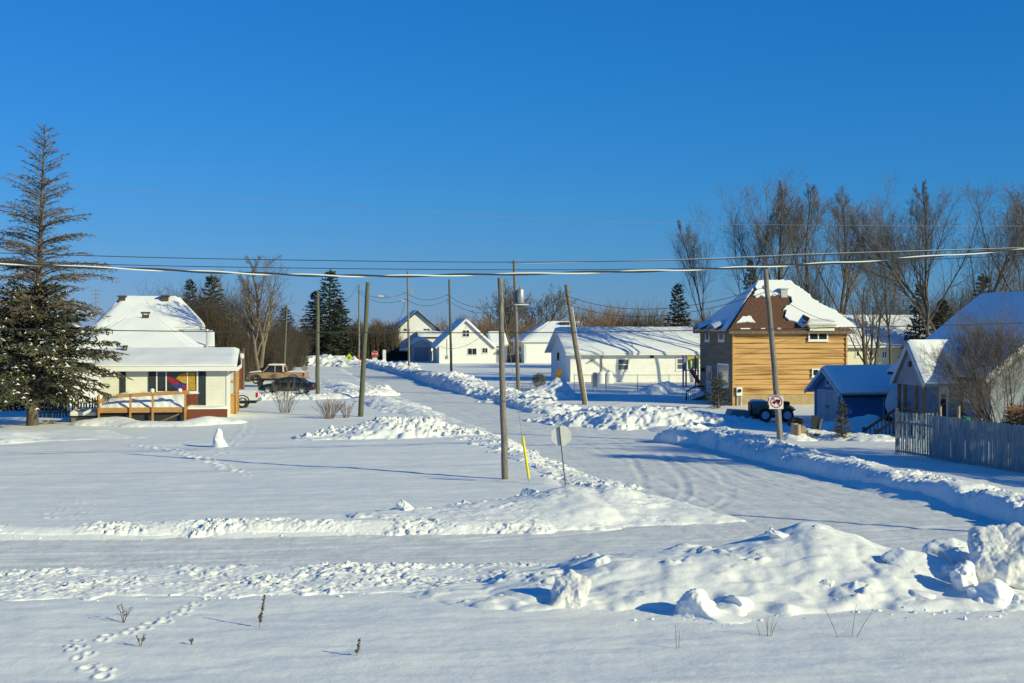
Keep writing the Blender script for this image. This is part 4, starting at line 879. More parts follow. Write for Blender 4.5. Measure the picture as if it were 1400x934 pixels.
win = window(t, c, FRONT, w_, h_, cols=1, fr='trim', fw=.10); m = MB()
for k in (.245, .745): m.obox(c + X1 * (-w_ / 2 + w_ * k), X1, -Y1, .07, h_ - .2, .055, off=-.01)
m.build('mullion', M['trim'], win)
def drape(name, pts, mm, off):
    q = [Vector((c.x - w_ / 2 + u * w_, -off, c.z - h_ / 2 + v * h_)) for u, v in pts]; MB().prism(q, (0, -.006, 0)).build(name, M[mm], win)
drape('yellow_drape', [(.48, .62), (.55, .8), (.74, .88), (.74, .38), (.62, .45)], 'dry', .020); drape('yellow_drape', [(.765, .1), (.765, .88), (.92, .88), (.94, .1)], 'dry', .020)
drape('red_drape', [(.26, .76), (.45, .60), (.56, .42), (.50, .34), (.38, .40), (.28, .56)], 'drr', .020); drape('red_drape', [(.62, .10), (.62, .3), (.72, .34), (.73, .1)], 'drr', .020)
drape('blue_drape', [(.38, .39), (.50, .33), (.60, .42), (.73, .37), (.73, .35), (.62, .31), (.61, .1), (.56, .1), (.42, .22)], 'drb', .021)
for (x0, x1, y1) in ((203, 213.5, 538), (271.5, 281.5, 560), (164, 172, 545)): panel_px(t, 'shutter', FP, FRONT, x0, 503, x1, y1, M['shut'], .05, .004)
panel_px(t, 'header_board', FP, FRONT, 214, 502.5, 271, 505.5, M['oldw'], .04, .004)
panel_px(t, 'red_panel', FP, FRONT, 254, 539.5, 271, 561, M['redwood'], .04, .004)
panel_px(t, 'corner_trim', FP, FRONT, 309.5, 503, 311.2, 575, M['trim'], .04, .004)
c, w2, h2 = rect_px(t, FP, FRONT, 255, 563, 311, 580)
MB().box(c.x - w2 / 2, c.x + w2 / 2, -.75, -.01, -.2, .78).build('skirting_box', M['redwood'], t); snow_sheet(t, (c.x - w2 / 2 - .03, -.8, .785), (c.x + w2 / 2 + .03, -.8, .785), (c.x + w2 / 2 + .03, -.01, .8), (c.x - w2 / 2 - .03, -.01, .8), .17, 18, 5, 9, name='ledge_snow', rough=.9)
stack(t, 'vent_pipe', (0, 0, 3.55), (0, -.2, 1), 171, 484, .24, .34, cap=True)
# enclosed side porch
po = MB().box(.012, .40, 5.0, 8.2, -.2, 1.42).build('porch_panel', M['deck'], t)
MB().box(.012, .36, 5.05, 8.15, 1.43, 3.05).build('porch_screen', M['greyd'], t)
MB().box(.34, .46, 4.92, 5.06, -.2, 3.2).box(.012, .33, 4.95, 5.03, 2.28, 2.38).box(.012, .33, 4.95, 5.03, 1.38, 1.47).box(.34, .46, 8.1, 8.25, -.2, 3.2).build('porch_post', M['deck'], t)
g = MB().lathe([(.02, 0), (.14, .05), (.19, .2), (.14, .36), (.02, .42)], 14, (.66, 6.8, 3.75)); g.box(.63, .69, 6.76, 6.84, 3.2, 3.8); g.build('yard_light', M['dish'], t)
# deck
dk = T('wooden_deck', 'raised wooden deck with railing and thick snow in front of the cream house', 'deck', (X0, 90, 0), TH)
PF = (0, -2.5, 0)
xs = [dk.hit(px, 560, PF, -Y1).x for px in (135.5, 178.5, 209, 253.5)]
zt = 1.86
MB().box(xs[0] - .06, xs[-1] + .06, -2.5, -.02, .84, 1.0).build('floor', M['deck'], dk)
MB().box(xs[0] - .08, xs[-1] + .08, -2.58, -2.504, .72, 1.03).build('rim_joist', M['deck'], dk)
for x in xs:
    MB().box(x - .06, x + .06, -2.69, -2.583, -.3, zt - .02).build('post', M['deck'], dk)
MB().beam((xs[0] + 1.0, -2.64, zt - .12), (xs[-1] + .25, -2.64, zt + .10), .10, .22).build('handrail', M['deck'], dk)
MB().beam((xs[0], -2.6, zt - .45), (xs[0], -.1, zt - .45), .09, .14).beam((xs[0], -2.6, 1.3), (xs[0], -.1, 1.3), .05, .1).build('side_rail', M['deck'], dk)
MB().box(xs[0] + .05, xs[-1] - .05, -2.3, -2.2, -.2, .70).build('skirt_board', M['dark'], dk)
MB().beam((xs[-1] - 1.6, -2.4, .1), (xs[-1] - .1, -2.4, .72), .06, .1).build('brace', M['oldw'], dk)
rows = []
for j in range(9):
    v = j / 8; rows.append([Vector((xs[0] + .05 + (xs[-1] - xs[0] - .1) * i / 40, -2.46 + 2.4 * v, 1.02 + .82 * math.sin(min(1, v * 1.15) * 1.57) * (.35 + .65 * min(1, (i + 1) / 9)) * (1 + .05 * math.sin(i * .7)) + .03 * math.sin(i * 1.7 + j))) for i in range(41)])
g = MB().grid(rows); g.add([p for p in rows[0]] + [Vector((p.x, p.y, 1.0)) for p in rows[0]], [(i, i + 1, 42 + i, 41 + i) for i in range(40)]); g.build('deck_snow', SNOWF, dk, smooth=True)
for x in (xs[1] + 1.3, xs[3] - .3):
    V, Fc = chunk_mesh((.13, .12, .15), int(abs(x) * 100), 8, 3); o = mesh_np('post_snow', V, Fc, SNOWF, dk.o); o.location = (x, -2.64, zt + .17)

# ---- hip roofed house behind it
YB = 106; t = T('hip_roof_house', 'house with steep snowy hip roof and one brown chimney, just behind the cream house', 'house', ((184 - CX) / F * YB, YB, 0), TH)
h_ = hip(t, -5.2, 5.2, 0, 9, 3.5, 6.55, -1.25, 1.15, snow=.2, wallm='white')
stack(t, 'chimney', h_['P'], h_['nf'], 199, 436.5, .5, .35); stack(t, 'vent_pipe', h_['P'], h_['nf'], 188, 437, .13, .2, cap=False)
pa = t.hit(246, 480, (0, 5, 0), -Y1); pb = t.hit(292, 480, (0, 5, 0), -Y1)
MB().box(pa.x, pb.x, 5, 8.8, -.2, 4.3).build('annex', M['white'], t); MB().prism([(pa.x - .2, 4.7, 4.32), (pb.x + .1, 4.7, 4.32), (pb.x - .1, 8.4, 5.42), (pa.x - .2, 8.4, 5.42)], (0, 0, .12)).build('annex_roof', M['galv'], t)
snow_sheet(t, (pa.x - .2, 4.7, 4.45), (pb.x + .1, 4.7, 4.45), (pb.x - .1, 8.4, 5.55), (pa.x - .2, 8.4, 5.55), .12, 14, 8, 3, name='annex_snow')
p = t.hit(283, 480, (0, 4.6, 0), -Y1); MB().tube([(p.x, 4.6, 3.6), (p.x, 4.6, 5.6)], .09, 8).lathe([(.09, 0), (.16, .05), (.16, .16), (.02, .2)], 8, (p.x, 4.6, 5.6)).build('flue', M['galv'], t)
# ---- tall roof behind
YB = 138; t = T('tall_roof_house', 'big house behind with broad snowy roof and two dark chimneys, half striped by tree shadows', 'house', ((200 - CX) / F * YB, YB, 0), TH)
h_ = hip(t, -4.4, 4.6, -.2, 8, 5.9, 8.85, -2.6, 2.7, snow=.25, wallm='cream', oh=.5)
stack(t, 'chimney', h_['P'], h_['nf'], 167, 413, .65, .42); stack(t, 'chimney', h_['P'], h_['nf'], 226, 413.5, .65, .5)
win_px(t, (0, -.2, 0), FRONT, 240, 451, 256, 462)
# ---- house glimpsed behind the spruce
YB = 116; t = T('white_house', 'white house with snowy roof glimpsed through the tall spruce at the left edge', 'house', ((-30 - CX) / F * YB, YB, 0), TH)
gable_x(t, -4, 5.2, 0, 8, 3.0, 5.0, wallm='cream'); win_px(t, FP, FRONT, -20, 505, 0, 525)

# ---- brown boarded house
t = BH = T('brown_house', 'two storey house of rough brown boards with patchy snow on its brown hip roof', 'house', (16.3, 105, 0), TH)
W_, D_, EZ = 8.75, 8.3, 5.62
m = MB()
def lapped(mb, P, a, n, L, z0, z1, bh, th=.05, seed=0):
    R = random.Random(seed); z = z0
    while z < z1 - .01:
        h = min(bh * R.uniform(.92, 1.08), z1 - z); x = 0.0; P_ = Vector(P)
        for (xa, xb) in ((0, L),):
            o = R.uniform(0, .012); q = [P_ + a * xa + Z1 * z + n * (th + o), P_ + a * xb + Z1 * z + n * (th + o), P_ + a * xb + Z1 * (z + h) + n * (.008 + o * .3), P_ + a * xa + Z1 * (z + h) + n * (.008 + o * .3)]
            b0, b1 = P_ + a * xa + Z1 * z, P_ + a * xb + Z1 * z
            mb.add(q + [b0, b1], [(0, 1, 2, 3), (0, 4, 5, 1)])
        z += h
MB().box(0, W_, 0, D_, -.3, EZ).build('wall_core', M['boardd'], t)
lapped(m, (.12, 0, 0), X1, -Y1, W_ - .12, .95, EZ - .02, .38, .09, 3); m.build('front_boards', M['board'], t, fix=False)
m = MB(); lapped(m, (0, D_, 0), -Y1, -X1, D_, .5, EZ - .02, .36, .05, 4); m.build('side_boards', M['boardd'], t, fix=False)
MB().box(.0, W_ + .01, -.045, -.003, -.3, .94).build('foundation', M['found'], t)
MB().box(-.06, .11, -.15, -.004, -.2, EZ).box(W_ - .02, W_ + .1, -.15, -.004, .9, EZ).build('corner_board', M['board'], t)
h_ = hip(t, 0, W_, 0, D_, EZ + .02, 9.35, 3.35, 5.65, oh=.45, roofm='shing', walls=False, snow=0, fasc='oldw')
def roof_patch(name, P, n, poly, th, m, seed=1, jag=1.1, sub=5):
    R = random.Random(seed); q = []
    for i in range(len(poly)):
        (x0, y0), (x1, y1) = poly[i], poly[(i + 1) % len(poly)]; L = math.hypot(x1 - x0, y1 - y0); k = max(1, int(L / 2.2))
        for j in range(k): q.append((x0 + (x1 - x0) * j / k + R.gauss(0, jag * .45), y0 + (y1 - y0) * j / k + R.gauss(0, jag * .4)))
    p3 = [t.hit(x, y, P, n) + n * .012 for x, y in q]
    bm = bmesh.new(); vs = [bm.verts.new(p) for p in p3]; f = bm.faces.new(vs); r = bmesh.ops.extrude_face_region(bm, geom=[f]); top = [g for g in r['geom'] if isinstance(g, bmesh.types.BMVert)]
    bmesh.ops.translate(bm, verts=top, vec=n * th); bmesh.ops.triangulate(bm, faces=[f for f in bm.faces if len(f.verts) > 4]); bmesh.ops.recalc_face_normals(bm, faces=bm.faces)
    me = bpy.data.meshes.new(name); bm.to_mesh(me); bm.free(); me.materials.append(m); o = bpy.data.objects.new(name, me); COL.objects.link(o); o.parent = t.o; return o
NF, PF_ = h_['nf'], h_['P']
roof_patch('roof_snow', PF_, NF, [(1036.5, 385), (1080, 385), (1092, 395), (1104, 403), (1112, 411), (1126, 419), (1142, 426), (1158, 439), (1171, 448.5), (1150, 449), (1141, 448.5), (1128, 447), (1104, 447), (1097, 448), (1090, 443), (1078, 439), (1073, 433), (1076, 426), (1070, 424.5), (1083, 415), (1081, 408), (1076, 405), (1063, 404), (1055, 405), (1047, 408), (1040, 405), (1033, 408), (1029, 405), (1035, 398), (1032, 394)], .13, SNOWF, 3)
roof_patch('roof_snow', PF_, NF, [(1007, 442), (1012, 437), (1016, 433.5), (1027, 433), (1028, 437), (1033, 442), (1020, 441)], .07, SNOWF, 4, .8)
for (xa, xb) in ((1012, 1026), (1040, 1046), (1062, 1068)): roof_patch('roof_snow', PF_, NF, [(xa, 449.5), (xb, 449.3), (xb - 1, 451), (xa + 1, 451)], .05, SNOWF, xa, .3)
a, b_, c_, d_ = h_['a'], h_['b'], h_['c'], h_['d']; e0 = Vector((a, d_, EZ + .02)); e1 = Vector((a, c_ + .02, EZ + .02)); rp = Vector((3.35, h_['ym'], 9.35))
snow_sheet(t, e0, e1.lerp(e0, .07), rp + (e1 - rp) * .03, rp, .14, 16, 10, 8); snow_sheet(t, (b_, c_, EZ + .02), (b_, d_, EZ + .02), (5.65, h_['ym'], 9.35), (5.65, h_['ym'], 9.35), .04, 8, 6, 8)
snow_sheet(t, (b_, d_, EZ + .02), (a, d_, EZ + .02), rp, (5.65, h_['ym'], 9.35), .14, 10, 8, 8)
p = t.hit(1071, 403, PF_, NF); v = MB().box(p.x - .26, p.x + .26, p.y - .26, p.y + .26, p.z - .3, p.z + .38); v.box(p.x - .34, p.x + .34, p.y - .34, p.y + .34, p.z + .40, p.z + .5); v.build('roof_vent', M['galv'], t)
# front window with its little pent roof
c, w_, h2 = rect_px(t, (0, -.135, 0), FRONT, 1105, 446.5, 1132, 466); window(t, c, FRONT, w_, h2, cols=2, fr='trim', fw=.11, proud=.06)
MB().box(c.x - w_ / 2 - .02, c.x + w_ / 2 + .34, -.56, .6, 5.66, 5.98).box(c.x - w_ / 2 - .14, c.x + w_ / 2 + .46, -.68, .8, 5.982, 6.12).box(c.x - w_ / 2 - .30, c.x + w_ / 2 + .60, -.82, 1.0, 6.122, 6.23).build('dormer', M['cream'], t)
snow_sheet(t, (c.x - w_ / 2 - .3, -.82, 6.235), (c.x + w_ / 2 + .6, -.82, 6.235), (c.x + w_ / 2 + .6, 1.1, 6.55), (c.x - w_ / 2 - .3, 1.1, 6.55), .13, 10, 6, 3, name='dormer_snow')
MB().prism([(c.x - w_ / 2 - .36, -.80, 6.24), (c.x - w_ / 2 - .05, -.5, 6.62), (c.x - w_ / 2 - .05, 1.2, 6.95), (c.x - w_ / 2 - .36, 1.2, 6.3)], (.06, 0, 0)).build('dormer_flashing', M['shing'], t)
# left face: two small windows under flared hoods, door, tall window
LP = (-.05, 0, 0)
for (x0, x1) in ((964.5, 970), (983, 990.5)):
    c, w_, h2 = rect_px(t, LP, LEFT, x0, 452, x1, 466.5); window(t, c, LEFT, w_, h2, cols=1, fr='trim', gl='glassl', fw=.12)
    rows = []
    for j in range(7):
        v = j / 6; rows.append([Vector((-.95 + 1.75 * v, c.y - (w_ / 2 + .45 - .2 * v) + (w_ + .9 - .4 * v) * i / 10, EZ + .18 + .5 * v + .32 * math.sin(math.pi * i / 10) * (1 - v * .4))) for i in range(11)])
    mb = MB().grid(rows); n_ = len(mb.v); mb.add([Vector(q) - Vector((0, 0, .12)) for q in mb.v], [tuple(reversed(f)) for f in mb.f]); k0 = [i for i in range(11)]; mb.add([rows[0][i] for i in range(11)] + [rows[0][i] - Vector((0, 0, .12)) for i in range(11)], [(i, i + 1, 12 + i, 11 + i) for i in range(10)])
    hd = mb.build('window_hood', M['grey'], t, smooth=True); mb2 = MB().grid([[q + Vector((0, 0, .03 + .13 * math.sin(math.pi * (j + .3) / 7))) for q in r] for j, r in enumerate(rows)]); mb2.build('hood_snow', SNOWF, hd, smooth=True)
dr = panel_px(t, 'door', LP, LEFT, 966.5, 500, 974, 545, M['tblue'], .05, .004); 
c, w_, h2 = rect_px(t, LP, LEFT, 966.5, 503, 974, 520); MB().obox(c, LEFT[0], LEFT[1], w_ * .6, h2, .02, off=.06).build('pane', M['glass'], dr)
win_px(t, LP, LEFT, 981.5, 497, 996.5, 529, cols=1, rows=1, fr='trim', gl='glassl', fw=.15)
c, w_, h2 = rect_px(t, LP, LEFT, 961, 503, 965, 508); MB().obox(c, LEFT[0], LEFT[1], .2, .25, .3, off=.01).build('wall_lamp', M['dark'], t)
# meter on the front
c, w_, h2 = rect_px(t, (0, -.14, 0), FRONT, 1006, 529, 1014, 541)
mt = MB().obox(c, X1, -Y1, w_, h2, .16, off=.02).build('meter_box', M['signw'], t, bevel=.02); MB().disc(c + Vector((0, -.185, .05)), (0, -1, 0), .13, .07).build('meter_dial', M['glass'], mt)
MB().tube([(c.x - .1, -.16, c.z - .3), (c.x - .1, -.16, -.1)], .06, 8).tube([(c.x + .16, -.16, c.z - .3), (c.x + .16, -.16, -.1)], .05, 8).build('conduit', M['galv'], t)
win_px(t, (0, -.135, 0), FRONT, 1110, 504, 1120, 515, cols=1)
# steps and black railing
s_ = T('entry_steps', 'snowy entry steps with black railing at the door of the brown house', 'steps', (0, 0, 0)); q0 = wp(937, 549, 111.5); q1 = wp(939, 535, 111.5); q2 = wp(950, 528.5, 111.8); q3 = wp(973, 528, 112.6)
s_.o.location = (q0.x, q0.y, 0); O = Vector((q0.x, q0.y, 0)); q = [v - O for v in (q0, q1, q2, q3)]; q[0].z = -.1
MB().tube(q, .055, 6).build('handrail', M['black'], s_); m = MB()
for i in range(9): u = i / 8; p = q[1].lerp(q[2], min(1, u * 2)) if u < .5 else q[2].lerp(q[3], (u - .5) * 2); m.tube([p - Vector((0, 0, .05)), Vector((p.x, p.y, -.1 if u < .3 else .15))], .022, 5)
m.build('baluster', M['black'], s_); m = MB()
for i in range(4): m.box(q[1].x + .3 + i * .35, q[3].x + .1, q[1].y + .1, q[1].y + 1.6, -.1 if i == 0 else .22 * i - .05, .22 * (i + 1) - .055)
m.build('step', M['oldw'], s_); snow_sheet(s_, (q[1].x + .3, q[1].y + .1, .2), (q[3].x, q[1].y + .1, .85), (q[3].x, q[1].y + 1.6, .9), (q[1].x + .3, q[1].y + 1.6, .25), .2, 10, 6, 4, name='step_snow')

# ---- long white bungalow
t = T('white_bungalow', 'long low white bungalow with snowy roof, left of the brown house', 'house', (6.12, 149, 0), TH)
gable_x(t, 0, 24, 0, 11, 3.3, 5.65, oh=.55, wallm='white', roofm='trim', snow=.2, rake=.6, nu=40)
win_px(t, FP, FRONT, 843.5, 489.5, 860.5, 507.5, rows=2, cols=1, gl='glassl', fw=.16); win_px(t, FP, FRONT, 924, 489, 938, 506.5, rows=2, cols=1, gl='glassl', fw=.16)
win_px(t, (0, 0, 0), LEFT, 761.5, 481, 765.5, 496, cols=1, gl='glass')
p = t.hit(822.5, 500, FP, -Y1); MB().tube([(p.x, -.09, 3.1), (p.x, -.09, .2)], .07, 6).build('downspout', M['steel'], t)
panel_px(t, 'vent_grille', FP, FRONT, 888.5, 483.5, 893.5, 489.5, M['vent'], .12, .004)
c, w_, h2 = rect_px(t, FP, FRONT, 803, 491, 811, 497); MB().beam(c + Vector((-.3, -.08, -.18)), c + Vector((.3, -.12, .14)), .12, .12).box(c.x + .2, c.x + .42, -.22, -.004, c.z + .02, c.z + .22).build('wall_lamp', M['steel'], t)
stack(t, 'flue', (0, 5.4, 5.6), (0, -.4, 1), 834.5, 451, .28, .3, 'galv', cap=False); stack(t, 'vent_pipe', (0, 5.4, 5.7), (0, -.4, 1), 779, 460, .12, .2, 'vent', cap=False)
for px in (822, 832.5):
    tk = T('white_tank', 'white round topped tank by the bungalow wall, nearer the grey board' if px < 825 else 'white round topped tank by the bungalow wall, farther from the grey board', 'tank', ((px - CX) / F * 145.5, 145.5, 0), 0, 'white tanks by the bungalow')
    MB().lathe([(.1, 0), (.42, .02), (.45, .2), (.45, 1.0), (.40, 1.25), (.24, 1.45), (.04, 1.52)], 18, (0, 0, -.1)).build('body', M['signw'], tk, smooth=True); MB().lathe([(.12, 0), (.12, .1), (.03, .13)], 10, (0, 0, 1.4)).build('valve_cap', M['steel'], tk)
    MB().box(-1.0, -.5, -.1, .35, -.1, 1.1).build('regulator_cabinet', M['steel'], tk)
# ---- white garage-like house with hip roof
t = T('white_hip_house', 'white house with snowy hip roof and black roof vents, behind the bungalow gable', 'house', (2.0, 229, 0), TH)
h_ = hip(t, 0, 14.2, 0, 11.5, 3.75, 6.75, 5.2, 10.6, snow=.25)
for px in (768, 772, 776): stack(t, 'roof_vent', h_['P'], h_['nf'], px, 446, .55, .45, 'dark')
panel_px(t, 'garage_door', FP, FRONT, 719, 472, 757, 494.5, M['signw'], .05, .004); win_px(t, FP, LEFT, 708, 473, 713, 484, cols=1)
# ---- white gable house
t = T('white_gable_house', 'white storey and a half house with sharp sunlit gable, behind the thin pole', 'house', ((600.5 - CX) / F * 229, 229, 0), TH)
gable_y(t, 0, 8.6, 0, 10, 3.1, 7.1, oh=.6, wallm='white', rake=.35, fasc='trim', snow=.22, roofm='navy')
win_px(t, FP, FRONT, 632, 451, 642, 461, cols=2, rows=2); win_px(t, FP, FRONT, 639, 476, 652, 485.5, cols=2, fr='alu'); win_px(t, FP, FRONT, 659, 475.5, 667, 483, cols=2, fr='alu')
gable_x(t, 8.61, 11.2, .9, 8, 3.2, 4.95, oh=.5, wallm='white', rake=.15, snow=.2, fasc='trim', wname='wing_wall')
dr = panel_px(t, 'door', (0, .9, 0), FRONT, 678.5, 477, 684, 496, M['steel'], .06, .004); panel_px(t, 'door_frame', (0, .9, 0), FRONT, 677.3, 475.5, 685, 496.5, M['trim'], .04, .003)
MB().box(11.25, 13.4, 1.2, 3, .1, .75).box(11.25, 13.4, 1.15, 1.25, .76, 1.5).build('side_porch', M['oldw'], t)
c, w_, h2 = rect_px(t, FP, FRONT, 610, 486, 612.5, 491); MB().obox(c, X1, -Y1, .32, .5, .14, off=.004).build('meter_box', M['steel'], t); MB().tube([(c.x, -.06, c.z + .25), (c.x, -.06, 4.6)], .035, 6).build('service_mast', M['galv'], t)
MB().disc((4.35, -.004, 5.9), (0, -1, 0), .22, .03).build('gable_vent', M['alu'], t)
# ---- two storey house with dark eaves
t = T('white_two_storey_house', 'white two storey house with dark blue eaves, farthest left of the white houses', 'house', ((541 - CX) / F * 252, 252, 0), TH)
g_ = gable_y(t, 0, 7.6, 0, 9.5, 5.45, 8.75, oh=.8, wallm='white', rake=.45, fasc='navy', snow=.07, roofm='navy', th=.24)
win_px(t, FP, FRONT, 552, 449, 561, 453.5, cols=2); win_px(t, FP, FRONT, 578.5, 449, 588, 453.5, cols=2)
MB().box(3.9, 10.5, -3.2, -.02, -.2, 4.1).build('lean_to_wall', M['white'], t); MB().prism([(3.7, -3.6, 4.12), (10.8, -3.6, 4.12), (10.8, 0, 5.0), (3.7, 0, 5.0)], (0, 0, .15)).build('lean_to_roof', M['navy'], t); snow_sheet(t, (3.7, -3.6, 4.28), (10.8, -3.6, 4.28), (10.8, 0, 5.16), (3.7, 0, 5.16), .25, 12, 6, 2)
t = T('grey_garage', 'grey garage with blue shadowed snow roof between the two leftmost white houses', 'garage', ((563 - CX) / F * 240, 240, 0), TH)
gable_y(t, 0, 3.3, 0, 6, 3.2, 4.0, oh=.35, wallm='greyd', rake=.25, snow=.2); panel_px(t, 'door', FP, FRONT, 566, 475, 586, 495, M['steel'], .05, .004)
t = T('small_white_shed', 'small pale shed far behind, left of the two storey white house', 'shed', ((518 - CX) / F * 300, 300, 0), TH)
gable_x(t, 0, 2.9, 0, 4, 4.2, 5.3, wallm='white', oh=.3)
t = T('dark_low_shed', 'long low dark shed with snow on top behind the far stop sign', 'shed', ((500 - CX) / F * 245, 245, 0), TH)
MB().box(0, 11.5, 0, 3, -.2, 1.65).build('wall', M['dark'], t); MB().box(-.2, 11.7, -.3, 3.2, 1.652, 1.8).build('roof', M['redwood'], t); snow_sheet(t, (-.2, -.3, 1.805), (11.7, -.3, 1.805), (11.7, 3.2, 1.85), (-.2, 3.2, 1.85), .35, 20, 5, 3)
# ---- pale yellow house behind right
YB = 128; t = T('yellow_house', 'pale yellow house with snowy roof behind the bare trees, right of the brown house', 'house', ((1160 - CX) / F * YB, YB, 0), TH)
gable_x(t, -3, 8.6, 0, 8, 4.45, 6.75, wallm='yell', oh=.5, snow=.2)
win_px(t, FP, FRONT, 1169.5, 479, 1175.5, 488, cols=1); win_px(t, FP, FRONT, 1205, 480, 1213, 490, cols=2)

# ---- blue shed
t = T('blue_shed', 'blue shed with grey double doors and shaded snowy roof, beside the brown house', 'shed', ((1152 - CX) / F * 85.5, 85.5, 0), math.radians(14))
# ridge runs along x; the doors are in the gable end that faces left
SW, SD = 5.6, 3.7; EZs, RZs = 2.15, 3.28
MB().prism([(0, 0, -.3), (0, SD, -.3), (0, SD, EZs), (0, SD / 2, RZs), (0, 0, EZs)], (SW, 0, 0)).build('wall', M['blue'], t)
sl = (RZs - EZs) / (SD / 2); oh = .55; xa, xb = -.42, SW + .4
MB().prism([(xa, -oh, EZs - sl * oh + .03), (xa, SD / 2, RZs + .03), (xa, SD + oh, EZs - sl * oh + .03), (xa, SD + oh, EZs - sl * oh + .15), (xa, SD / 2, RZs + .15), (xa, -oh, EZs - sl * oh + .15)], (xb - xa, 0, 0)).build('roof', M['bluetr'], t)
MB().beam((xa - .03, -oh, EZs - sl * oh + .03), (xa - .03, SD / 2, RZs + .03), .05, .2).beam((xa - .03, SD + oh, EZs - sl * oh + .03), (xa - .03, SD / 2, RZs + .03), .05, .2).build('fascia', M['bluetr'], t)
MB().box(xa + .1, xb, -oh - .06, -oh + .01, EZs - sl * oh - .1, EZs - sl * oh + .06).build('gutter', M['dark'], t)
snow_sheet(t, (xa, -oh, EZs - sl * oh + .155), (xb, -oh, EZs - sl * oh + .155), (xb, SD / 2, RZs + .155), (xa, SD / 2, RZs + .155), .17, 26, 10, 6); snow_sheet(t, (xb, SD + oh, EZs - sl * oh + .155), (xa, SD + oh, EZs - sl * oh + .155), (xa, SD / 2, RZs + .155), (xb, SD / 2, RZs + .155), .17, 22, 8, 7)
MB().box(-.035, .05, -.05, .05, -.2, EZs).box(-.035, .05, SD - .05, SD + .04, -.2, EZs).build('corner_trim', M['bluetr'], t)
for k in (0, 1):
    y0 = .55 + 1.32 * k; d = MB().box(-.06, -.004, y0, y0 + 1.28, .05, 1.95).build('shed_door', M['door'], t); MB().box(-.09, -.061, y0 + (1.1 if k == 0 else .1), y0 + (1.18 if k == 0 else .18), .95, 1.15).build('handle', M['dark'], d)
MB().box(-.075, -.004, .45, .54, -.1, 2.06).box(-.075, -.004, 3.16, 3.25, -.1, 2.06).box(-.075, -.004, .541, 3.159, 1.97, 2.07).build('door_frame', M['bluetr'], t)
window(t, (-.003, SD / 2, 2.62), LEFT, .5, .55, cols=1, fr='bluetr', gl='dark', fw=.07)
d = MB().box(2.75, 3.5, -.03, -.004, -.1, 1.8).build('side_door', M['dark'], t); MB().box(2.66, 2.74, -.05, -.004, -.1, 1.88).box(2.741, 3.5, -.05, -.004, 1.81, 1.88).build('side_door_frame', M['bluetr'], t)
# ---- grey house at the right
HX, HYy = 22.2, 66.0
t = GH = T('grey_house', 'grey sided house with steep shaded snowy roof and gabled porch, behind the grey fence', 'house', (HX, HYy, 0), TH)
HW, HD, HE, HR = 9.6, 10.0, 3.75, 7.45
gable_y(t, 0, HW, 0, HD, HE, HR, oh=.45, wallm='grey', roofm='navy', rake=.4, snow=.2, fasc='trim')
LP = (0, 0, 0)
for (x0, x1, y0, y1) in ((1288.5, 1298, 515, 547), (1319, 1328, 518, 548), (1333, 1340, 518, 548)):
    win_px(t, LP, LEFT, x0, y0, x1, y1, cols=1, rows=2, fr='trim', gl='glassl', fw=.10)
window(t, (2.2, -.003, 2.1), FRONT, 1.0, 1.3, cols=1, rows=2); window(t, (6.5, -.003, 2.1), FRONT, 1.4, 1.3, cols=2)
for y_ in (1.0, 2.7): MB().box(-.14, -.02, y_ - .07, y_ + .07, .3, 3.6).build('porch_post', M['oldw'], t)
# porch: ridge along x, gable faces left
PY0, PY1, PX = 2.75, 5.75, -2.0; PE, PR = 3.5, 5.05; pm = (PY0 + PY1) / 2; ps = (PR - PE) / (pm - PY0)
MB().prism([(PX, PY0, PE - .4), (PX, PY1, PE - .4), (PX, PY1, PE), (PX, pm, PR), (PX, PY0, PE)], (.14, 0, 0)).build('porch_gable', M['grey'], t)
MB().box(PX + .2, -.02, PY0 + .05, PY1 - .05, PE - .42, PE - .3).build('porch_ceiling', M['trim'], t)
MB().prism([(PX - .14, PY0 - .4, PE - .4 * ps), (PX - .14, pm, PR), (PX - .14, PY1 + .4, PE - .4 * ps), (PX - .14, PY1 + .4, PE - .4 * ps + .12), (PX - .14, pm, PR + .12), (PX - .14, PY0 - .4, PE - .4 * ps + .12)], (2.69, 0, 0)).build('porch_roof', M['grey'], t)
MB().beam((PX - .165, PY0 - .4, PE - .4 * ps), (PX - .165, pm, PR), .05, .22).beam((PX - .165, PY1 + .4, PE - .4 * ps), (PX - .165, pm, PR), .05, .22).build('porch_fascia', M['bluetr'], t)
snow_sheet(t, (PX - .14, PY0 - .4, PE - .4 * ps + .125), (PX + 2.5, PY0 - .4, PE - .4 * ps + .125), (PX + 2.5, pm, PR + .125), (PX - .14, pm, PR + .125), .17, 12, 8, 4, name='porch_snow'); snow_sheet(t, (PX + 2.5, PY1 + .4, PE - .4 * ps + .125), (PX - .14, PY1 + .4, PE - .4 * ps + .125), (PX - .14, pm, PR + .125), (PX + 2.5, pm, PR + .125), .17, 12, 8, 5, name='porch_snow')
for (x, y) in ((PX + .08, PY0 + .08), (PX + .08, PY1 - .08), (PX + .08, PY0 + .95), (PX + .08, PY1 - .75)): MB().box(x - .07, x + .07, y - .07, y + .07, 1.0, PE - .42).build('porch_post', M['oldw'], t)
MB().box(PX, -.02, PY0, PY1, .85, 1.0).build('porch_floor', M['oldw'], t); MB().box(PX + .1, -.05, PY0 + .1, PY1 - .1, -.2, .84).build('porch_base', M['dark'], t)
MB().disc((PX - .01, pm - .05, 4.1), (-1, 0, 0), .15, .06, 14).build('porch_lamp', M['dark'], t)
d = MB().box(-.07, -.004, pm - .1, pm + .85, 1.02, 3.05).build('front_door', M['trim'], t); MB().box(-.09, -.072, pm + .08, pm + .66, 1.5, 2.85).build('pane', M['glass'], d)
m = MB()
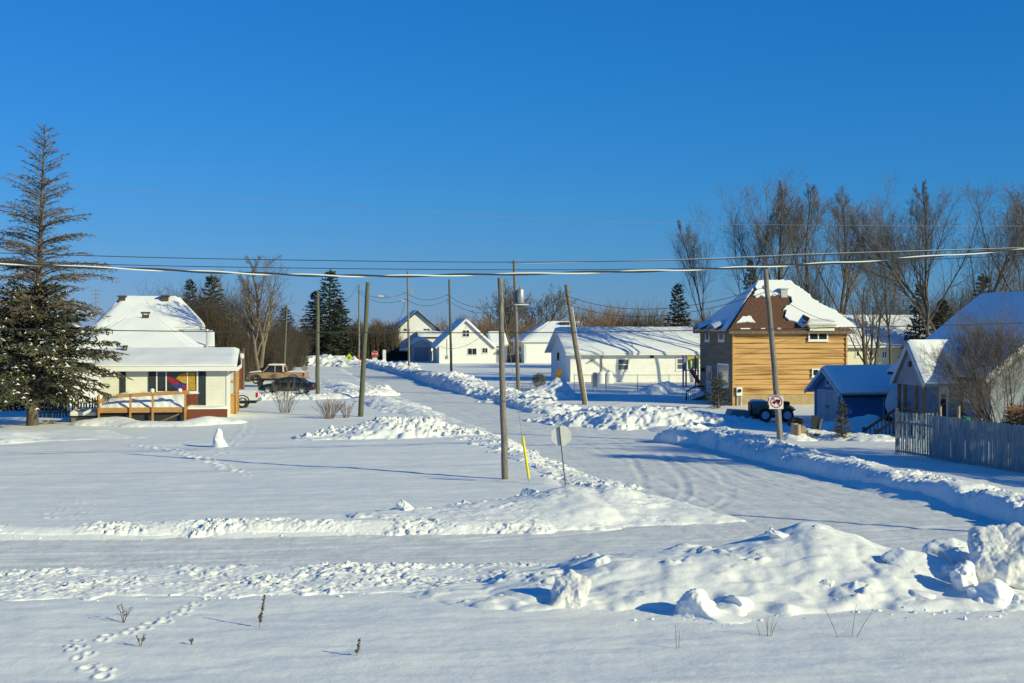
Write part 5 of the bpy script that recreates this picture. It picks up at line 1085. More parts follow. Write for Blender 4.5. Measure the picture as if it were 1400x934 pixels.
for k in range(13): m.box(PX - .04, PX, PY0 + .22 * k, PY0 + .22 * k + .05, 1.0, 1.85)
m.box(PX - .06, PX + .03, PY0, PY1 - .75, 1.86, 1.96); m.build('porch_railing', M['oldw'], t)
m = MB()
for k in range(14): m.box(-.5 - .04, -.5, -.1 + .2 * k, -.1 + .2 * k + .05, .7, 1.6)
m.box(-.56, -.46, -.2, 2.7, 1.61, 1.7).box(-.6, -.02, -.2, 2.7, .55, .69); m.build('side_deck', M['oldw'], t)
# stairs down to the left
m = MB(); st = T('porch_stairs', 'wooden stairs with slanting railings running down left from the grey porch', 'stairs', (HX, HYy, 0), TH)
for k in range(5): m.box(PX - .35 - .3 * k, PX - .05 - .3 * k, PY1 - 1.6, PY1 - .2, .62 - .17 * k, .70 - .17 * k)
m.build('tread', M['oldw'], st)
for yy in (PY1 - 1.65, PY1 - .2):
    MB().beam((PX - .02, yy, 1.9), (PX - 1.85, yy, .75), .07, .12).build('handrail', M['oldw'], st); m = MB()
    for k in range(9): x = PX - .1 - .2 * k; m.box(x - .02, x + .02, yy - .02, yy + .02, .55 - .115 * k, 1.84 - .125 * k)
    m.box(PX - 1.9, PX - 1.78, yy - .06, yy + .06, -.3, .95); m.build('baluster', M['oldw'], st)

for r_ in (GH.o, st.o):
    k_ = 1.09; r_.location = (HX * k_, HYy * k_, CH * (1 - k_)); r_.scale = (k_,) * 3
# ================================================================ utility poles
def pole(label, base, top, r, m, name='utility_pole', group='wooden utility poles along the street', Y=None, sunk=.4):
    x, y = gp(*base) if Y is None else ((base[0] - CX) / F * Y, Y)
    t = T(name, label, 'pole', (x, y, 0), 0, group); q = wp(top[0], top[1], y) - Vector((x, y, 0)); t.top = q
    d = q.normalized(); t.axis = d
    n = 9; pts = [Vector((0, 0, 0)) - d * sunk] + [q * (k / n) + Vector((random.Random(int(base[0]) + k).gauss(0, .012), 0, 0)) for k in range(1, n)] + [q]
    MB().tube(pts, [r * (1.06 - .30 * k / n) for k in range(len(pts))], 12).build('shaft', M[m], t, smooth=True)
    return t
def on(t, py):      # point on the pole axis at picture row py
    Y = t.loc.y; z = CH - (py - HY) / F * Y; return t.axis * (z / t.axis.z)
def insul(t, py, side=-1, L=.30):
    p = on(t, py); m = MB().beam(p + Vector((0, -.02, 0)), p + Vector((side * L, -.02, 0)), .05, .05); m.lathe([(.03, -.02), (.075, .02), (.05, .06), (.08, .1), (.05, .15), (.02, .17)], 10, p + Vector((side * L, -.02, 0)))
    return m.build('insulator', M['steel'], t)
def crossarm(t, py, x0, x1):
    p = on(t, py); k = t.loc.y / F; m = MB().box(p.x + x0 * k, p.x + x1 * k, p.y - .25, p.y - .13, p.z - .07, p.z + .07); o = m.build('crossarm', M['polegry'], t)
    g = MB()
    for x in (x0 * .92, x1 * .92): g.lathe([(.03, 0), (.07, .03), (.05, .12), (.02, .16)], 8, (p.x + x * k, p.y - .19, p.z + .07))
    g.build('insulator', M['steel'], o)
def street_light(t, py, px1, py1):
    p = on(t, py); q = wp(px1, py1, t.loc.y - .5) - t.loc; mid = p.lerp(q, .6) + Vector((0, 0, .25)); arm = MB().tube([p, p.lerp(q, .3) + Vector((0, 0, .22)), mid, q + Vector((0, 0, .06))], .045, 8).build('lamp_arm', M['galv'], t, smooth=True)
    s = -1 if q.x < p.x else 1; V, Fc = ico(3); V = V * np.array([.55, .22, .12]); h = mesh_np('lamp_head', V, Fc, M['alu'], arm); h.location = q + Vector((s * .4, 0, 0))
P1 = pole('weathered grey pole in the lawn left of the yellow guy guard, nearest pole', (690.5, 658), (683.5, 380), .125, 'polegry')
P2 = pole('thick green pole leaning right behind the heap of broken snow', (493, 573), (503, 386), .17, 'polegrn')
P3 = pole('upright green pole at the tail of the black sedan', (434, 547), (434.5, 398), .17, 'polegrn')
P4 = pole('pole with a street lamp arm reaching left in front of the white houses', (559.5, 509), (557, 370), .15, 'polegry')
P5 = pole('slim plain pole in front of the white gable house', (617.5, 517), (614, 382), .145, 'polegrn')
P6 = pole('tall pale pole carrying the grey transformer, tallest in the street', (709, 541), (703, 356), .17, 'polegry')
P7 = pole('dark pole leaning left in front of the white bungalow', (800, 556), (774, 389), .18, 'pole')
P8 = pole('leaning pole behind the no trucks sign, in front of the brown house', (1067.5, 609), (1047, 368), .155, 'polegry')
P9 = pole('pole rising behind the tan pickup', (388, 516), (392, 417), .15, 'polegrn')
P10 = pole('grey pole among the branches of the big bare tree', (366, 508), (371.5, 405), .17, 'polegry')
P11 = pole('thin grey pole with small street lamp, right of the orange diamond', (415.5, 492), (415.7, 431), .12, 'polegry')
P12 = pole('far pole with short crossarm just left of the upright green pole', (428, 489), (428.2, 424), .13, 'pole')
P13 = pole('far pale pole with crossarm just right of the upright green pole', (439.5, 489), (440.5, 426), .15, 'polegry')
P15 = pole('far pole with long white crossarm reaching left, right of the flag', (460.5, 493), (463.5, 404), .16, 'polegry')
P16 = pole('far pale pole with red band at its foot, beside the leaning green pole', (490.5, 500), (491.3, 389), .16, 'polegry')
street_light(P4, 414, 523, 405); insul(P4, 401, -1, .4); insul(P4, 410, -1, .5); MB().box(.16, .45, -.12, .12, on(P4, 397).z - .6, on(P4, 397).z + .2).build('bracket_box', M['galv'], P4)
MB().tube([P4.top - Vector((0, 0, .2)), P4.top + Vector((-.05, 0, .9))], .03, 6).build('lightning_rod', M['steel'], P4)
street_light(P11, 454, 404, 441)
for py in (404, 411, 415): insul(P5, py, -1, .25)
tr = on(P6, 405); o = MB().lathe([(.02, -.62), (.26, -.6), (.29, -.55), (.29, .52), (.25, .6), (.08, .66), (.02, .68)], 16, tr + Vector((.46, -.1, 0))).build('transformer', M['galv'], P6, smooth=True)
MB().lathe([(.05, .6), (.08, .68), (.05, .75), (.07, .83), (.02, .9)], 8, tr + Vector((.40, -.1, 0))).lathe([(.05, .6), (.08, .68), (.05, .75), (.02, .85)], 8, tr + Vector((.56, -.1, 0))).build('bushing', M['steel'], o)
MB().box(tr.x - .1, tr.x + 1.15, tr.y - .2, tr.y, tr.z - .78, tr.z - .68).build('crossarm', M['signw'], P6)
for py in (360, 416, 423): insul(P6, py, -1, .3)
m = MB(); q = on(P6, 384); m.tube([q + Vector((-.1, -.15, .3)), q + Vector((-.55, -.15, .1)), q + Vector((-.4, -.15, -.2)), q + Vector((-.8, -.15, -.1)), q + Vector((-.6, -.15, .3))], .03, 5); m.build('cutout_switch', M['steel'], P6)
for py in (405, 410, 417): insul(P7, py, -1, .3)
insul(P7, 423, 1, .4); MB().tube([on(P7, 420) + Vector((.2, -.02, 0)), on(P7, 553) + Vector((.2, -.05, 0))], .035, 6).build('ground_wire_cover', M['alu'], P7)
insul(P8, 395, -1, .2); MB().tube([on(P8, 440) + Vector((-.17, 0, 0)), on(P8, 440) + Vector((.17, 0, 0))], .03, 6).build('step_bolt', M['steel'], P8)
crossarm(P12, 427.5, -11, 6); crossarm(P13, 428, -8, 4); crossarm(P15, 412, -13, 2); insul(P16, 397, 1, .5); insul(P16, 392, -1, .3); insul(P9, 425, -1, .2); insul(P10, 413, -1, .4)
MB().tube([on(P16, 494), on(P16, 488)], .20, 12).build('red_band', M['signr'], P16)
P17 = pole('pole standing beyond the right edge of the picture', (700 + 24 / 34.8 * F, 778), (700 + 24 / 34.8 * F, 352), .13, 'polegry')
# flag
x, y = gp(449, 489); t = T('flag_pole', 'white flag pole with red and white flag in front of the dark spruces', 'flag', (x, y, 0)); zt = wp(448, 424, y).z
MB().tube([(0, 0, -.2), (0, 0, zt)], .07, 8).lathe([(.02, 0), (.1, .06), (.02, .14)], 8, (0, 0, zt)).build('shaft', M['signw'], t)
def flagstrip(u0, u1, mm, nm):
    m = MB(); rows = []
    for j in range(9): u = u0 + (u1 - u0) * j / 8; rows.append([Vector((.08 + u * 1.5, .10 * math.sin(u * 9), zt - .15 - v * .95 - u * .75)) for v in (0, .25, .5, .75, 1)])
    m.grid(rows); n = len(m.v); m.add([Vector(p) + Vector((0, .012, 0)) for p in m.v], m.f); return m.build(nm, M[mm], t, smooth=True)
flagstrip(0, .26, 'signr', 'red_stripe'); fw = flagstrip(.26, .74, 'signw', 'white_field'); flagstrip(.74, 1, 'signr', 'red_stripe')
lf = [(0, .5), (.08, .3), (.2, .34), (.16, .05), (.34, .18), (.42, .06), (.5, -.0), (.28, -.2), (.3, -.3), (.04, -.27), (.04, -.5)]
lf = lf + [(-a, b) for a, b in lf[::-1] if a > 0]
MB().prism([(.08 + .75 + a * .62, .10 * math.sin(.5 * 9) - .035, zt - .15 - .47 - .375 + b * .62) for a, b in lf], (0, -.015, 0)).build('maple_leaf', M['signr'], fw)

# ================================================================ wires
def plane_pt(px, py, Y0=55.5, k=math.tan(TH)):
    Y = Y0 / (1 - k * (px - CX) / F); return wp(px, py, Y)
def smooth_pts(P, n=14):
    out = []; Q = [P[0] * 2 - P[1]] + P + [P[-1] * 2 - P[-2]]
    for i in range(1, len(Q) - 2):
        a, b, c, d = Q[i - 1:i + 3]
        for k in range(n):
            s = k / n; out.append(.5 * ((2 * b) + (c - a) * s + (2 * a - 5 * b + 4 * c - d) * s * s + (3 * b - a - 3 * c + d) * s ** 3))
    return out + [P[-1]]
GW = 'overhead wires crossing the view'
def wire_px(label, pts, r, m='wire', Y0=55.5, group=GW):
    o = MB().tube(smooth_pts([plane_pt(px, py, Y0) for px, py in pts]), r, 6).build('overhead_wire', M[m], None, smooth=True); return tag(o, label, 'wire', group)
wire_px('upper of the two thin dark wires crossing just above the twisted cable', [(-260, 338), (0, 346), (300, 354), (700, 358.5), (1000, 354), (1150, 347.5), (1400, 339), (1650, 328)], .015)
wire_px('lower of the two thin dark wires crossing just above the twisted cable', [(-260, 350), (0, 357.5), (300, 365), (700, 369), (1000, 366), (1200, 358), (1400, 349), (1650, 338)], .015, Y0=56.2)
wire_px('single dark wire crossing low in front of the house roofs', [(-260, 445), (0, 449.5), (300, 453.5), (700, 455), (1000, 451), (1240, 446), (1400, 441.5), (1650, 432)], .017, Y0=50)
wire_px('faint pale wire high in the sky, above all the others', [(-260, 215), (0, 243), (110, 254), (400, 277), (700, 297), (950, 306), (1400, 309), (1700, 304)], .0065, 'steel', 62)
wire_px('thin pale wire above the twisted cable over the bare trees on the right', [(700, 361), (950, 354), (1100, 347.5), (1250, 343), (1400, 338.5), (1650, 331)], .011, 'wirel', 57)
cab = T('twisted_cable', 'thick cable of white and dark strands twisted together, lowest of the bundle above the poles', 'cable')
cp = smooth_pts([plane_pt(px, py) for px, py in [(-260, 344), (0, 359.5), (150, 366.5), (460, 377), (684, 375), (900, 370), (1060, 363.5), (1200, 355.5), (1400, 341), (1650, 322)]], 60)
for k, (mm, nm) in enumerate((('wires', 'pale_strand'), ('wire', 'dark_strand'))):
    q = []; s = 0
    for i, p in enumerate(cp):
        if i: s += (cp[i] - cp[i - 1]).length
        a = s * 2 * math.pi / 4.2 + .8 * math.sin(s * .35) + k * math.pi; q.append(p + Vector((0, .034 * math.cos(a), .030 * math.sin(a))))
    MB().tube(q, (.026, .034)[k], 8).build(nm, M[mm], cab, smooth=True)
def span(label, a, b, sag, r=.02, m='wire', group='wires strung between the far poles'):
    a, b = Vector(a), Vector(b); P = [a.lerp(b, i / 16) - Vector((0, 0, sag * 4 * (i / 16) * (1 - i / 16))) for i in range(17)]
    o = MB().tube(P, r, 4).build('overhead_wire', M[m], None, smooth=True); return tag(o, label, 'wire', group)
def A(t, py, dx=-.3): return t.loc + on(t, py) + Vector((dx, 0, .1))
LW = 'thin wire strung from the %s to the %s'
for (pa, ya, pb, yb) in ((P7, 405, P6, 416), (P7, 410, P6, 423)): span(LW % ('dark leaning pole', 'transformer pole'), A(pa, ya), A(pb, yb), .7)
for (pa, ya, pb, yb) in ((P6, 416, P5, 404), (P6, 423, P5, 411)): span(LW % ('transformer pole', 'slim plain pole'), A(pa, ya), A(pb, yb), .9)
for (pa, ya, pb, yb) in ((P5, 404, P4, 401), (P5, 411, P4, 410)): span(LW % ('slim plain pole', 'street lamp pole'), A(pa, ya), A(pb, yb), .8, .024)
for (pa, ya, pb, yb) in ((P4, 401, P16, 397), (P4, 410, P16, 400)): span(LW % ('street lamp pole', 'far banded pole'), A(pa, ya), A(pb, yb), 1.0, .026)
for (pa, ya, pb, yb) in ((P7, 405, P8, 395), (P7, 417, P8, 402)): span(LW % ('dark leaning pole', 'pole with the no trucks sign'), A(pa, ya), A(pb, yb, -.1), 1.1, .018)
span('thin wire from the far banded pole to the pole with the long white crossarm', A(P16, 392), A(P15, 412, -.2), 1.0, .024)
span('thin wire from the pole behind the tan pickup to the grey pole in the branches', A(P9, 425), A(P10, 413), .5, .018)
span('thin wire from the pole behind the tan pickup towards the far crossarm pole', A(P9, 421), A(P12, 427), 1.0, .022)
span('service wire from the street lamp pole to the dark eaved house', A(P4, 412), wp(541, 441, 251), .8, .026)
span('service wire from the transformer pole down to the white gable house', A(P6, 424), wp(601, 473, 228.5), 1.6, .024)
span('service wire over the brown roof from the no trucks sign pole', A(P8, 400, .1), wp(1141, 440, 105), .3, .016)
# guy wire and its yellow guard
gA = Vector((*gp(724, 664), 0)); t = T('guy_wire', 'thin guy wire with bright yellow guard tube beside the nearest pole', 'guy wire', (gA.x, gA.y, gz(gA.x, gA.y)))
tp = P1.loc + on(P1, 388) - t.loc; d = tp.normalized(); b_ = Vector((0, 0, -.2)); MB().tube([b_, tp], .009, 5).build('cable', M['steel'], t)
wq = wp(713, 597, gA.y) - t.loc; MB().tube([d * .15, d * (wq.length * 1.0)], .052, 10).build('guard_tube', M['yellow'], t)

# ================================================================ signs
def octo(r): return [(r * math.cos(math.pi / 8 + k * math.pi / 4) / math.cos(math.pi / 8), r * math.sin(math.pi / 8 + k * math.pi / 4) / math.cos(math.pi / 8)) for k in range(8)]
x, y = gp(775, 669); t = T('stop_sign', 'stop sign seen from behind on a leaning green post at the street corner', 'road sign', (x, y, gz(x, y) - .1)); q = wp(764.5, 583, y) - t.loc
MB().beam((0, 0, -.3), q, .05, .035).build('post', M['green_post'], t); c = wp(767.5, 596, y) - t.loc; rt = 13.6 / F * y
MB().prism([(c.x + a, c.y + .04, c.z + b) for a, b in octo(rt)], (0, .006, 0)).build('plate', M['alu'], t)
MB().prism([(c.x + a, c.y + .048, c.z + b) for a, b in octo(rt * .985)], (0, .003, 0)).build('red_face', M['signr'], t)
def text(parent, s, size, loc, m, depth=.004, rz=0.0, face=1):
    cu = bpy.data.curves.new('lettering', 'FONT'); cu.body = s; cu.size = size; cu.align_x = 'CENTER'; cu.align_y = 'CENTER'; cu.extrude = depth
    tmp = bpy.data.objects.new('lettering_curve', cu); COL.objects.link(tmp); me = bpy.data.meshes.new_from_object(tmp.evaluated_get(bpy.context.evaluated_depsgraph_get())); bpy.data.objects.remove(tmp); me.materials.clear(); me.materials.append(m)
    o = bpy.data.objects.new('lettering', me); COL.objects.link(o); o.parent = parent.o if isinstance(parent, T) else parent; o.location = loc; o.rotation_euler = (math.radians(90), 0, rz); return o
text(t, 'STOP', .30, (c.x, c.y + .053, c.z), M['signw'], rz=math.pi)
# far stop sign facing us
def far_stop(px, py, Y, r, label, tab=True):
    t = T('stop_sign', label, 'road sign', ((px - CX) / F * Y, Y, 0)); z = CH - (py - HY) / F * Y
    MB().beam((0, .03, -.2), (0, .03, z + r), .06, .05).build('post', M['galv'], t); MB().prism([(a, -.02, z + b) for a, b in octo(r)], (0, .02, 0)).build('white_rim', M['signw'], t)
    MB().prism([(a, -.03, z + b) for a, b in octo(r * .93)], (0, .008, 0)).build('red_face', M['signr'], t); text(t, 'STOP', r * .82, (0, -.036, z), M['signw'])
    if tab: MB().box(-r * .8, r * .8, -.02, .0, z - r * 2.9, z - r * 1.25).build('tab_plate', M['signw'], t)
    return t
far_stop(512.5, 484, 213, .46, 'red stop sign facing the viewer with white plate below, at the far crossing')
far_stop(419, 477.5, 262, .48, 'farther red stop sign among the dark trees left of the road')
def plate(px, py, Y, w, h, m, label, name='road_sign', base=0, postm='galv', cat='road sign'):
    t = T(name, label, cat, ((px - CX) / F * Y, Y, base)); z = CH - (py - HY) / F * Y - base
    MB().beam((0, .03, -.3), (0, .03, z + h / 2), .06, .05).build('post', M[postm], t); return t, z
t, z = plate(525.5, 488, 214, .45, 2.0, 'signw', 'tall narrow white board on a post right of the far stop sign'); MB().box(-.24, .24, -.02, 0, z - 1.0, z + 1.05).build('plate', M['signw'], t); MB().box(-.15, .15, -.03, -.021, z + .3, z + .36).box(-.15, .15, -.03, -.021, z - .1, z - .04).build('marking', M['steel'], t)
t, z = plate(477.5, 488, 216, .7, .9, 'signg', 'lime yellow pentagon school sign at the far crossing', 'school_sign'); MB().prism([(-.36, -.02, z - .45), (.36, -.02, z - .45), (.36, -.02, z + .12), (0, -.02, z + .5), (-.36, -.02, z + .12)], (0, .02, 0)).build('plate', M['signg'], t)
m = MB()
for dx in (-.13, .12): m.prism([(dx - .07, -.03, z - .32), (dx + .07, -.03, z - .32), (dx + .05, -.03, z - .02), (dx - .05, -.03, z - .02)], (0, .008, 0)); m.disc((dx, -.021, z + .06), (0, -1, 0), .055, .008, 10)
m.build('pictogram', M['signk'], t)
t, z = plate(408, 482, 255, .8, .8, 'signy', 'orange diamond warning sign among the far trees left of the road', 'warning_sign'); MB().prism([(0, -.02, z - .62), (.62, -.02, z), (0, -.02, z + .62), (-.62, -.02, z)], (0, .02, 0)).build('plate', M['signy'], t)
t, z = plate(416.5, 503.5, 168, .8, .8, 'steel', 'grey back of a diamond sign at the roof of the black sedan', 'warning_sign'); MB().prism([(0, -.02, z - .46), (.44, -.02, z), (0, -.02, z + .46), (-.44, -.02, z)], (0, .02, 0)).build('plate', M['steel'], t)
# no trucks sign
x, y = gp(1070, 613); t = T('no_trucks_sign', 'square white sign with black truck in a crossed red ring, on the leaning pole', 'road sign', (x, y, 0)); y_ = 70.6
q = wp(1063, 541, y) - t.loc; MB().beam((0, 0, -.3), q, .07, .04).build('post', M['galv'], t)
c = wp(1061, 549.5, y) - t.loc; hw = .345
sg = MB().obox((c.x, c.y - .05, c.z), X1, -Y1, hw * 2, hw * 2, .012).build('plate', M['signw'], t, bevel=.004)
ring = MB(); n = 36; y0 = c.y - .068
for k in range(n):
    a0, a1 = 2 * math.pi * k / n, 2 * math.pi * (k + 1) / n; ri, ro = .245, .295
    ring.prism([(c.x + ri * math.cos(a0), y0, c.z + ri * math.sin(a0)), (c.x + ro * math.cos(a0), y0, c.z + ro * math.sin(a0)), (c.x + ro * math.cos(a1), y0, c.z + ro * math.sin(a1)), (c.x + ri * math.cos(a1), y0, c.z + ri * math.sin(a1))], (0, .005, 0))
ring.build('red_ring', M['signr'], t)
s2 = .7071; ring = MB().obox((c.x, y0 - .004, c.z), Vector((s2, 0, -s2)), Vector((0, -1, 0)), .52, .045, .004, up=(s2, 0, s2)); ring.build('red_slash', M['signr'], t)
MB().box(c.x - .02, c.x + .19, y0 - .002, y0 + .003, c.z - .03, c.z + .12).box(c.x - .16, c.x - .03, y0 - .002, y0 + .003, c.z - .06, c.z + .03).box(c.x - .2, c.x - .161, y0 - .002, y0 + .003, c.z - .06, c.z - .0).disc((c.x - .1, y0 + .003, c.z - .08), (0, -1, 0), .04, .006, 12).disc((c.x + .12, y0 + .003, c.z - .06), (0, -1, 0), .04, .006, 12).build('truck_symbol', M['signk'], t)

# ================================================================ vehicles
def wheel(t, x, y, r, w=.22, rimm='alu'):
    wl = MB().lathe([(r * .62, -w / 2), (r * .95, -w / 2), (r, -w * .3), (r, w * .3), (r * .95, w / 2), (r * .62, w / 2)], 24, cap=False)
    wl.v = [(v[0], v[2], v[1]) for v in wl.v]; o = wl.build('wheel', M['rubber'], t, smooth=False); o.location = (x, y, r)
    h = MB()
    for k in range(6):
        a = k * math.pi / 3; h.beam((0, 0, 0), (math.cos(a) * r * .6, 0, math.sin(a) * r * .6), w * .55, r * .2, up=(0, 1, 0))
    h.lathe([(r * .54, -w * .30), (r * .635, -w * .34), (r * .635, w * .34), (r * .54, w * .30)], 20, cap=False); k0 = len(h.v) - 80
    for i in range(k0, len(h.v)): v = h.v[i]; h.v[i] = (v[0], v[2], v[1])
    h.disc((0, -w * .3, 0), (0, 1, 0), r * .2, w * .6, 12); h.disc((0, -w * .12, 0), (0, 1, 0), r * .6, w * .24, 20); h.build('rim', M[rimm], o); return o
def loft(stations, n=12):            # (x, zb, zt, half width bottom, half width top)
    m = MB(); vs = []
    for (x, zb, zt, wb, wt) in stations:
        for k in range(n):
            a = 2 * math.pi * (k + .5) / n; ca, sa = math.cos(a), math.sin(a); e = .45
            u = math.copysign(abs(ca) ** e, ca); v = math.copysign(abs(sa) ** e, sa); z = (zb + zt) / 2 + (zt - zb) / 2 * v; wd = wb + (wt - wb) * (v + 1) / 2
            vs.append((x, u * wd, z))
    fs = []
    for i in range(len(stations) - 1):
        for k in range(n): fs.append((i * n + k, i * n + (k + 1) % n, (i + 1) * n + (k + 1) % n, (i + 1) * n + k))
    fs += [tuple(range(n)), tuple((len(stations) - 1) * n + k for k in range(n))[::-1]]; return m.add(vs, fs)
# black sedan, nose to the left
Yc = 124.5; t = T('black_sedan', 'black sedan with snow dust parked nose left beside the road, behind the bare bush', 'car', ((393.5 - CX) / F * Yc, Yc, .12), math.radians(-3))
body = loft([(-2.5, .38, .62, .62, .55), (-2.42, .28, .72, .80, .72), (-1.9, .24, .84, .90, .80), (-1.1, .22, .96, .93, .82), (0, .22, 1.0, .94, .84), (1.3, .24, 1.02, .93, .83), (1.9, .26, 1.02, .90, .80), (2.38, .32, .98, .82, .74), (2.5, .42, .86, .7, .62)], 14).build('body', M['cark'], t, smooth=True)
loft([(-1.28, .9, .98, .80, .76), (-.55, .9, 1.36, .78, .60), (.1, .9, 1.46, .78, .60), (.8, .9, 1.43, .78, .60), (1.35, .9, 1.25, .78, .62), (1.95, .92, 1.02, .76, .70)], 12).build('windows', M['glass'], t, smooth=True)
loft([(-.62, 1.34, 1.37, .60, .56), (.1, 1.43, 1.49, .61, .56), (.8, 1.40, 1.46, .61, .56), (1.3, 1.25, 1.29, .62, .58)], 12).build('roof_panel', M['cark'], t, smooth=True)
m = MB()
for s in (-1, 1): m.beam((-1.2, s * .79, .98), (-.5, s * .62, 1.38), .05, .07); m.beam((.2, s * .79, .98), (.2, s * .63, 1.45), .07, .05); m.beam((1.7, s * .77, 1.0), (1.1, s * .63, 1.36), .06, .14)
m.build('pillar', M['cark'], t)
for s in (-1, 1):
    wheel(t, -1.55, s * .82, .34); wheel(t, 1.45, s * .82, .34); MB().box(2.3, 2.46, s * .5, s * .76, .72, .88).build('tail_light', M['lampr'], t); MB().box(-2.44, -2.25, s * .5, s * .74, .6, .7).build('headlight', M['glassl'], t)
MB().beam((-.6, -.96, 1.0), (-.45, -.96, 1.0), .1, .12).build('mirror', M['cark'], t)
snow_sheet(t, (-2.1, -.6, .90), (-1.2, -.62, 1.0), (-1.2, .62, 1.0), (-2.1, .6, .90), .07, 8, 8, 2, name='hood_snow')
def pickup(name, label, px, Y, rot, paint, z=.05, snow=True, cap=None):
    t = T(name, label, 'pickup truck', ((px - CX) / F * Y, Y, z), rot)
    loft([(-2.75, .5, .95, .82, .78), (-2.65, .42, 1.08, .94, .88), (-1.6, .42, 1.16, .97, .90), (-1.25, .42, 1.18, .97, .92), (.75, .42, 1.16, .97, .94), (.85, .46, 1.14, .96, .94)], 14).build('body', M[paint], t, smooth=True)
    b = MB().box(.87, 2.75, -.97, -.88, .55, 1.16).box(.87, 2.75, .88, .97, .55, 1.16).box(.87, 2.75, -.879, .879, .55, .68).box(.87, .94, -.879, .879, .69, 1.16); b.build('cargo_bed', M[paint], t, bevel=.02)
    MB().box(2.755, 2.83, -.9, .9, .58, 1.14).build('tailgate', M[paint], t, bevel=.02)
    loft([(-1.3, 1.1, 1.2, .86, .82), (-.75, 1.1, 1.72, .84, .70), (-.2, 1.1, 1.80, .84, .70), (.6, 1.1, 1.78, .84, .70), (.82, 1.1, 1.55, .84, .74)], 12).build('windows', M['glass'], t, smooth=True)
    loft([(-.8, 1.69, 1.75, .72, .66), (-.2, 1.76, 1.85, .72, .66), (.6, 1.74, 1.83, .72, .66), (.78, 1.62, 1.70, .72, .68)], 12).build('roof_panel', M[paint], t, smooth=True)
    m = MB()
    for s in (-1, 1): m.beam((-1.22, s * .85, 1.16), (-.7, s * .73, 1.74), .07, .08); m.beam((-.05, s * .86, 1.16), (-.05, s * .73, 1.76), .12, .06); m.beam((.78, s * .85, 1.16), (.72, s * .74, 1.72), .16, .07)
    m.build('pillar', M[paint], t)
    MB().box(-2.3, 2.7, -.93, .93, .34, .50).build('sill_panel', M['black'], t)
    for s in (-1, 1):
        wheel(t, -1.85, s * .84, .40, .26); wheel(t, 1.75, s * .84, .40, .26); MB().box(2.70, 2.85, s * .80, s * .99, .78, 1.12).build('tail_light', M['lampr'], t)
        for xx in (-1.85, 1.75):
            a = MB(); a.tube([(xx + .5 * math.cos(u), s * .965, .42 + .5 * math.sin(u)) for u in [math.pi * k / 10 for k in range(11)]], .04, 5)
            a.build('wheel_arch', M['black'], t)
    MB().box(2.835, 3.02, -.92, .92, .48, .66).build('bumper', M['steel'], t, bevel=.03); MB().box(-2.86, -2.7, -.92, .92, .5, .68).build('bumper', M['chrome'], t, bevel=.03)
    if snow: snow_sheet(t, (-.8, -.68, 1.80), (.7, -.68, 1.80), (.7, .68, 1.80), (-.8, .68, 1.80), .16, 10, 8, 3, name='cab_snow'); snow_sheet(t, (.95, -.87, .95), (2.74, -.87, .95), (2.74, .87, .95), (.95, .87, .95), .28, 12, 8, 4, name='bed_snow'); snow_sheet(t, (-2.6, -.8, 1.08), (-1.35, -.8, 1.18), (-1.35, .8, 1.18), (-2.6, .8, 1.08), .12, 8, 8, 5, name='hood_snow')
    return t
pickup('white_pickup', 'white pickup with red tail light, only its tail showing past the cream house porch', (354 - 2.9 * F / 104), 104, TH * .7, 'carw', .06)
pickup('tan_pickup', 'tan pickup with snow on its cab parked behind the black sedan', 379, 138, math.radians(-3), 'tan', .45)
# old utility buggy with scoop
Yc = 87; t = T('utility_buggy', 'old dark utility buggy with olive fenders and steel scoop, beside the brown house', 'utility vehicle', ((1050 - CX) / F * Yc, Yc, .18), math.radians(2)); K = F / Yc
def bx(px): return (px - 1050) / K
MB().box(bx(1026), bx(1048), -.5, .5, .78, 1.22).box(bx(1027), bx(1048), -.42, .42, .4, .779).build('hood', M['navyp'], t, bevel=.04)
MB().box(bx(1024.5), bx(1026) - .004, -.46, .46, .45, 1.15).build('grille', M['black'], t); MB().box(bx(1030), bx(1082), -.35, .35, .22, .40).build('chassis', M['black'], t)
for s in (-1, 1):
    wheel(t, bx(1043), s * .62, .40, .26, 'dish'); wheel(t, bx(1073), s * .62, .40, .26, 'dish'); m = MB()
    for (cx_, a0, a1) in ((bx(1043), .1, 3.0), (bx(1073), .5, 2.7)):
        P = [Vector((cx_ + .46 * math.cos(u), s * .62, .42 + .46 * math.sin(u))) for u in [a0 + (a1 - a0) * k / 9 for k in range(10)]]
        for p, q in zip(P[:-1], P[1:]): m.beam(p, q, .30, .03, up=(0, 1, 0))
    m.v = [(v[0], v[1], v[2]) for v in m.v]; m.build('fender', M['tfend'], t)
MB().box(bx(1051), bx(1063), -.5, .5, .42, .98).build('side_panel', M['tblue'], t, bevel=.03); MB().box(bx(1064), bx(1078), -.45, .45, .78, 1.2).build('rear_box', M['black'], t, bevel=.03)
MB().box(bx(1054), bx(1062), -.35, .35, .985, 1.12).box(bx(1060), bx(1063), -.35, .35, 1.125, 1.5).build('seat', M['rubber'], t, bevel=.03); MB().tube([(bx(1049), 0, 1.1), (bx(1051.5), 0, 1.42)], .025, 6).build('steering_column', M['black'], t)
sc = MB().prism([(bx(992), -.85, .12), (bx(1020), -.85, .02), (bx(1022), -.85, .66), (bx(997), -.85, .72)], (0, 1.7, 0)).build('scoop', M['navyp'], t, bevel=.02); MB().beam((bx(1020), -.4, .35), (bx(1034), -.4, .45), .09, .12).beam((bx(1020), .4, .35), (bx(1034), .4, .45), .09, .12).build('lift_arm', M['black'], t)
snow_sheet(t, (bx(1027), -.46, 1.225), (bx(1046), -.46, 1.225), (bx(1046), .46, 1.225), (bx(1027), .46, 1.225), .07, 8, 6, 4, name='hood_snow'); MB().tube([(bx(1078), -.3, .9), (bx(1084), -.3, .2)], .025, 6).build('hitch_bar', M['galv'], t)
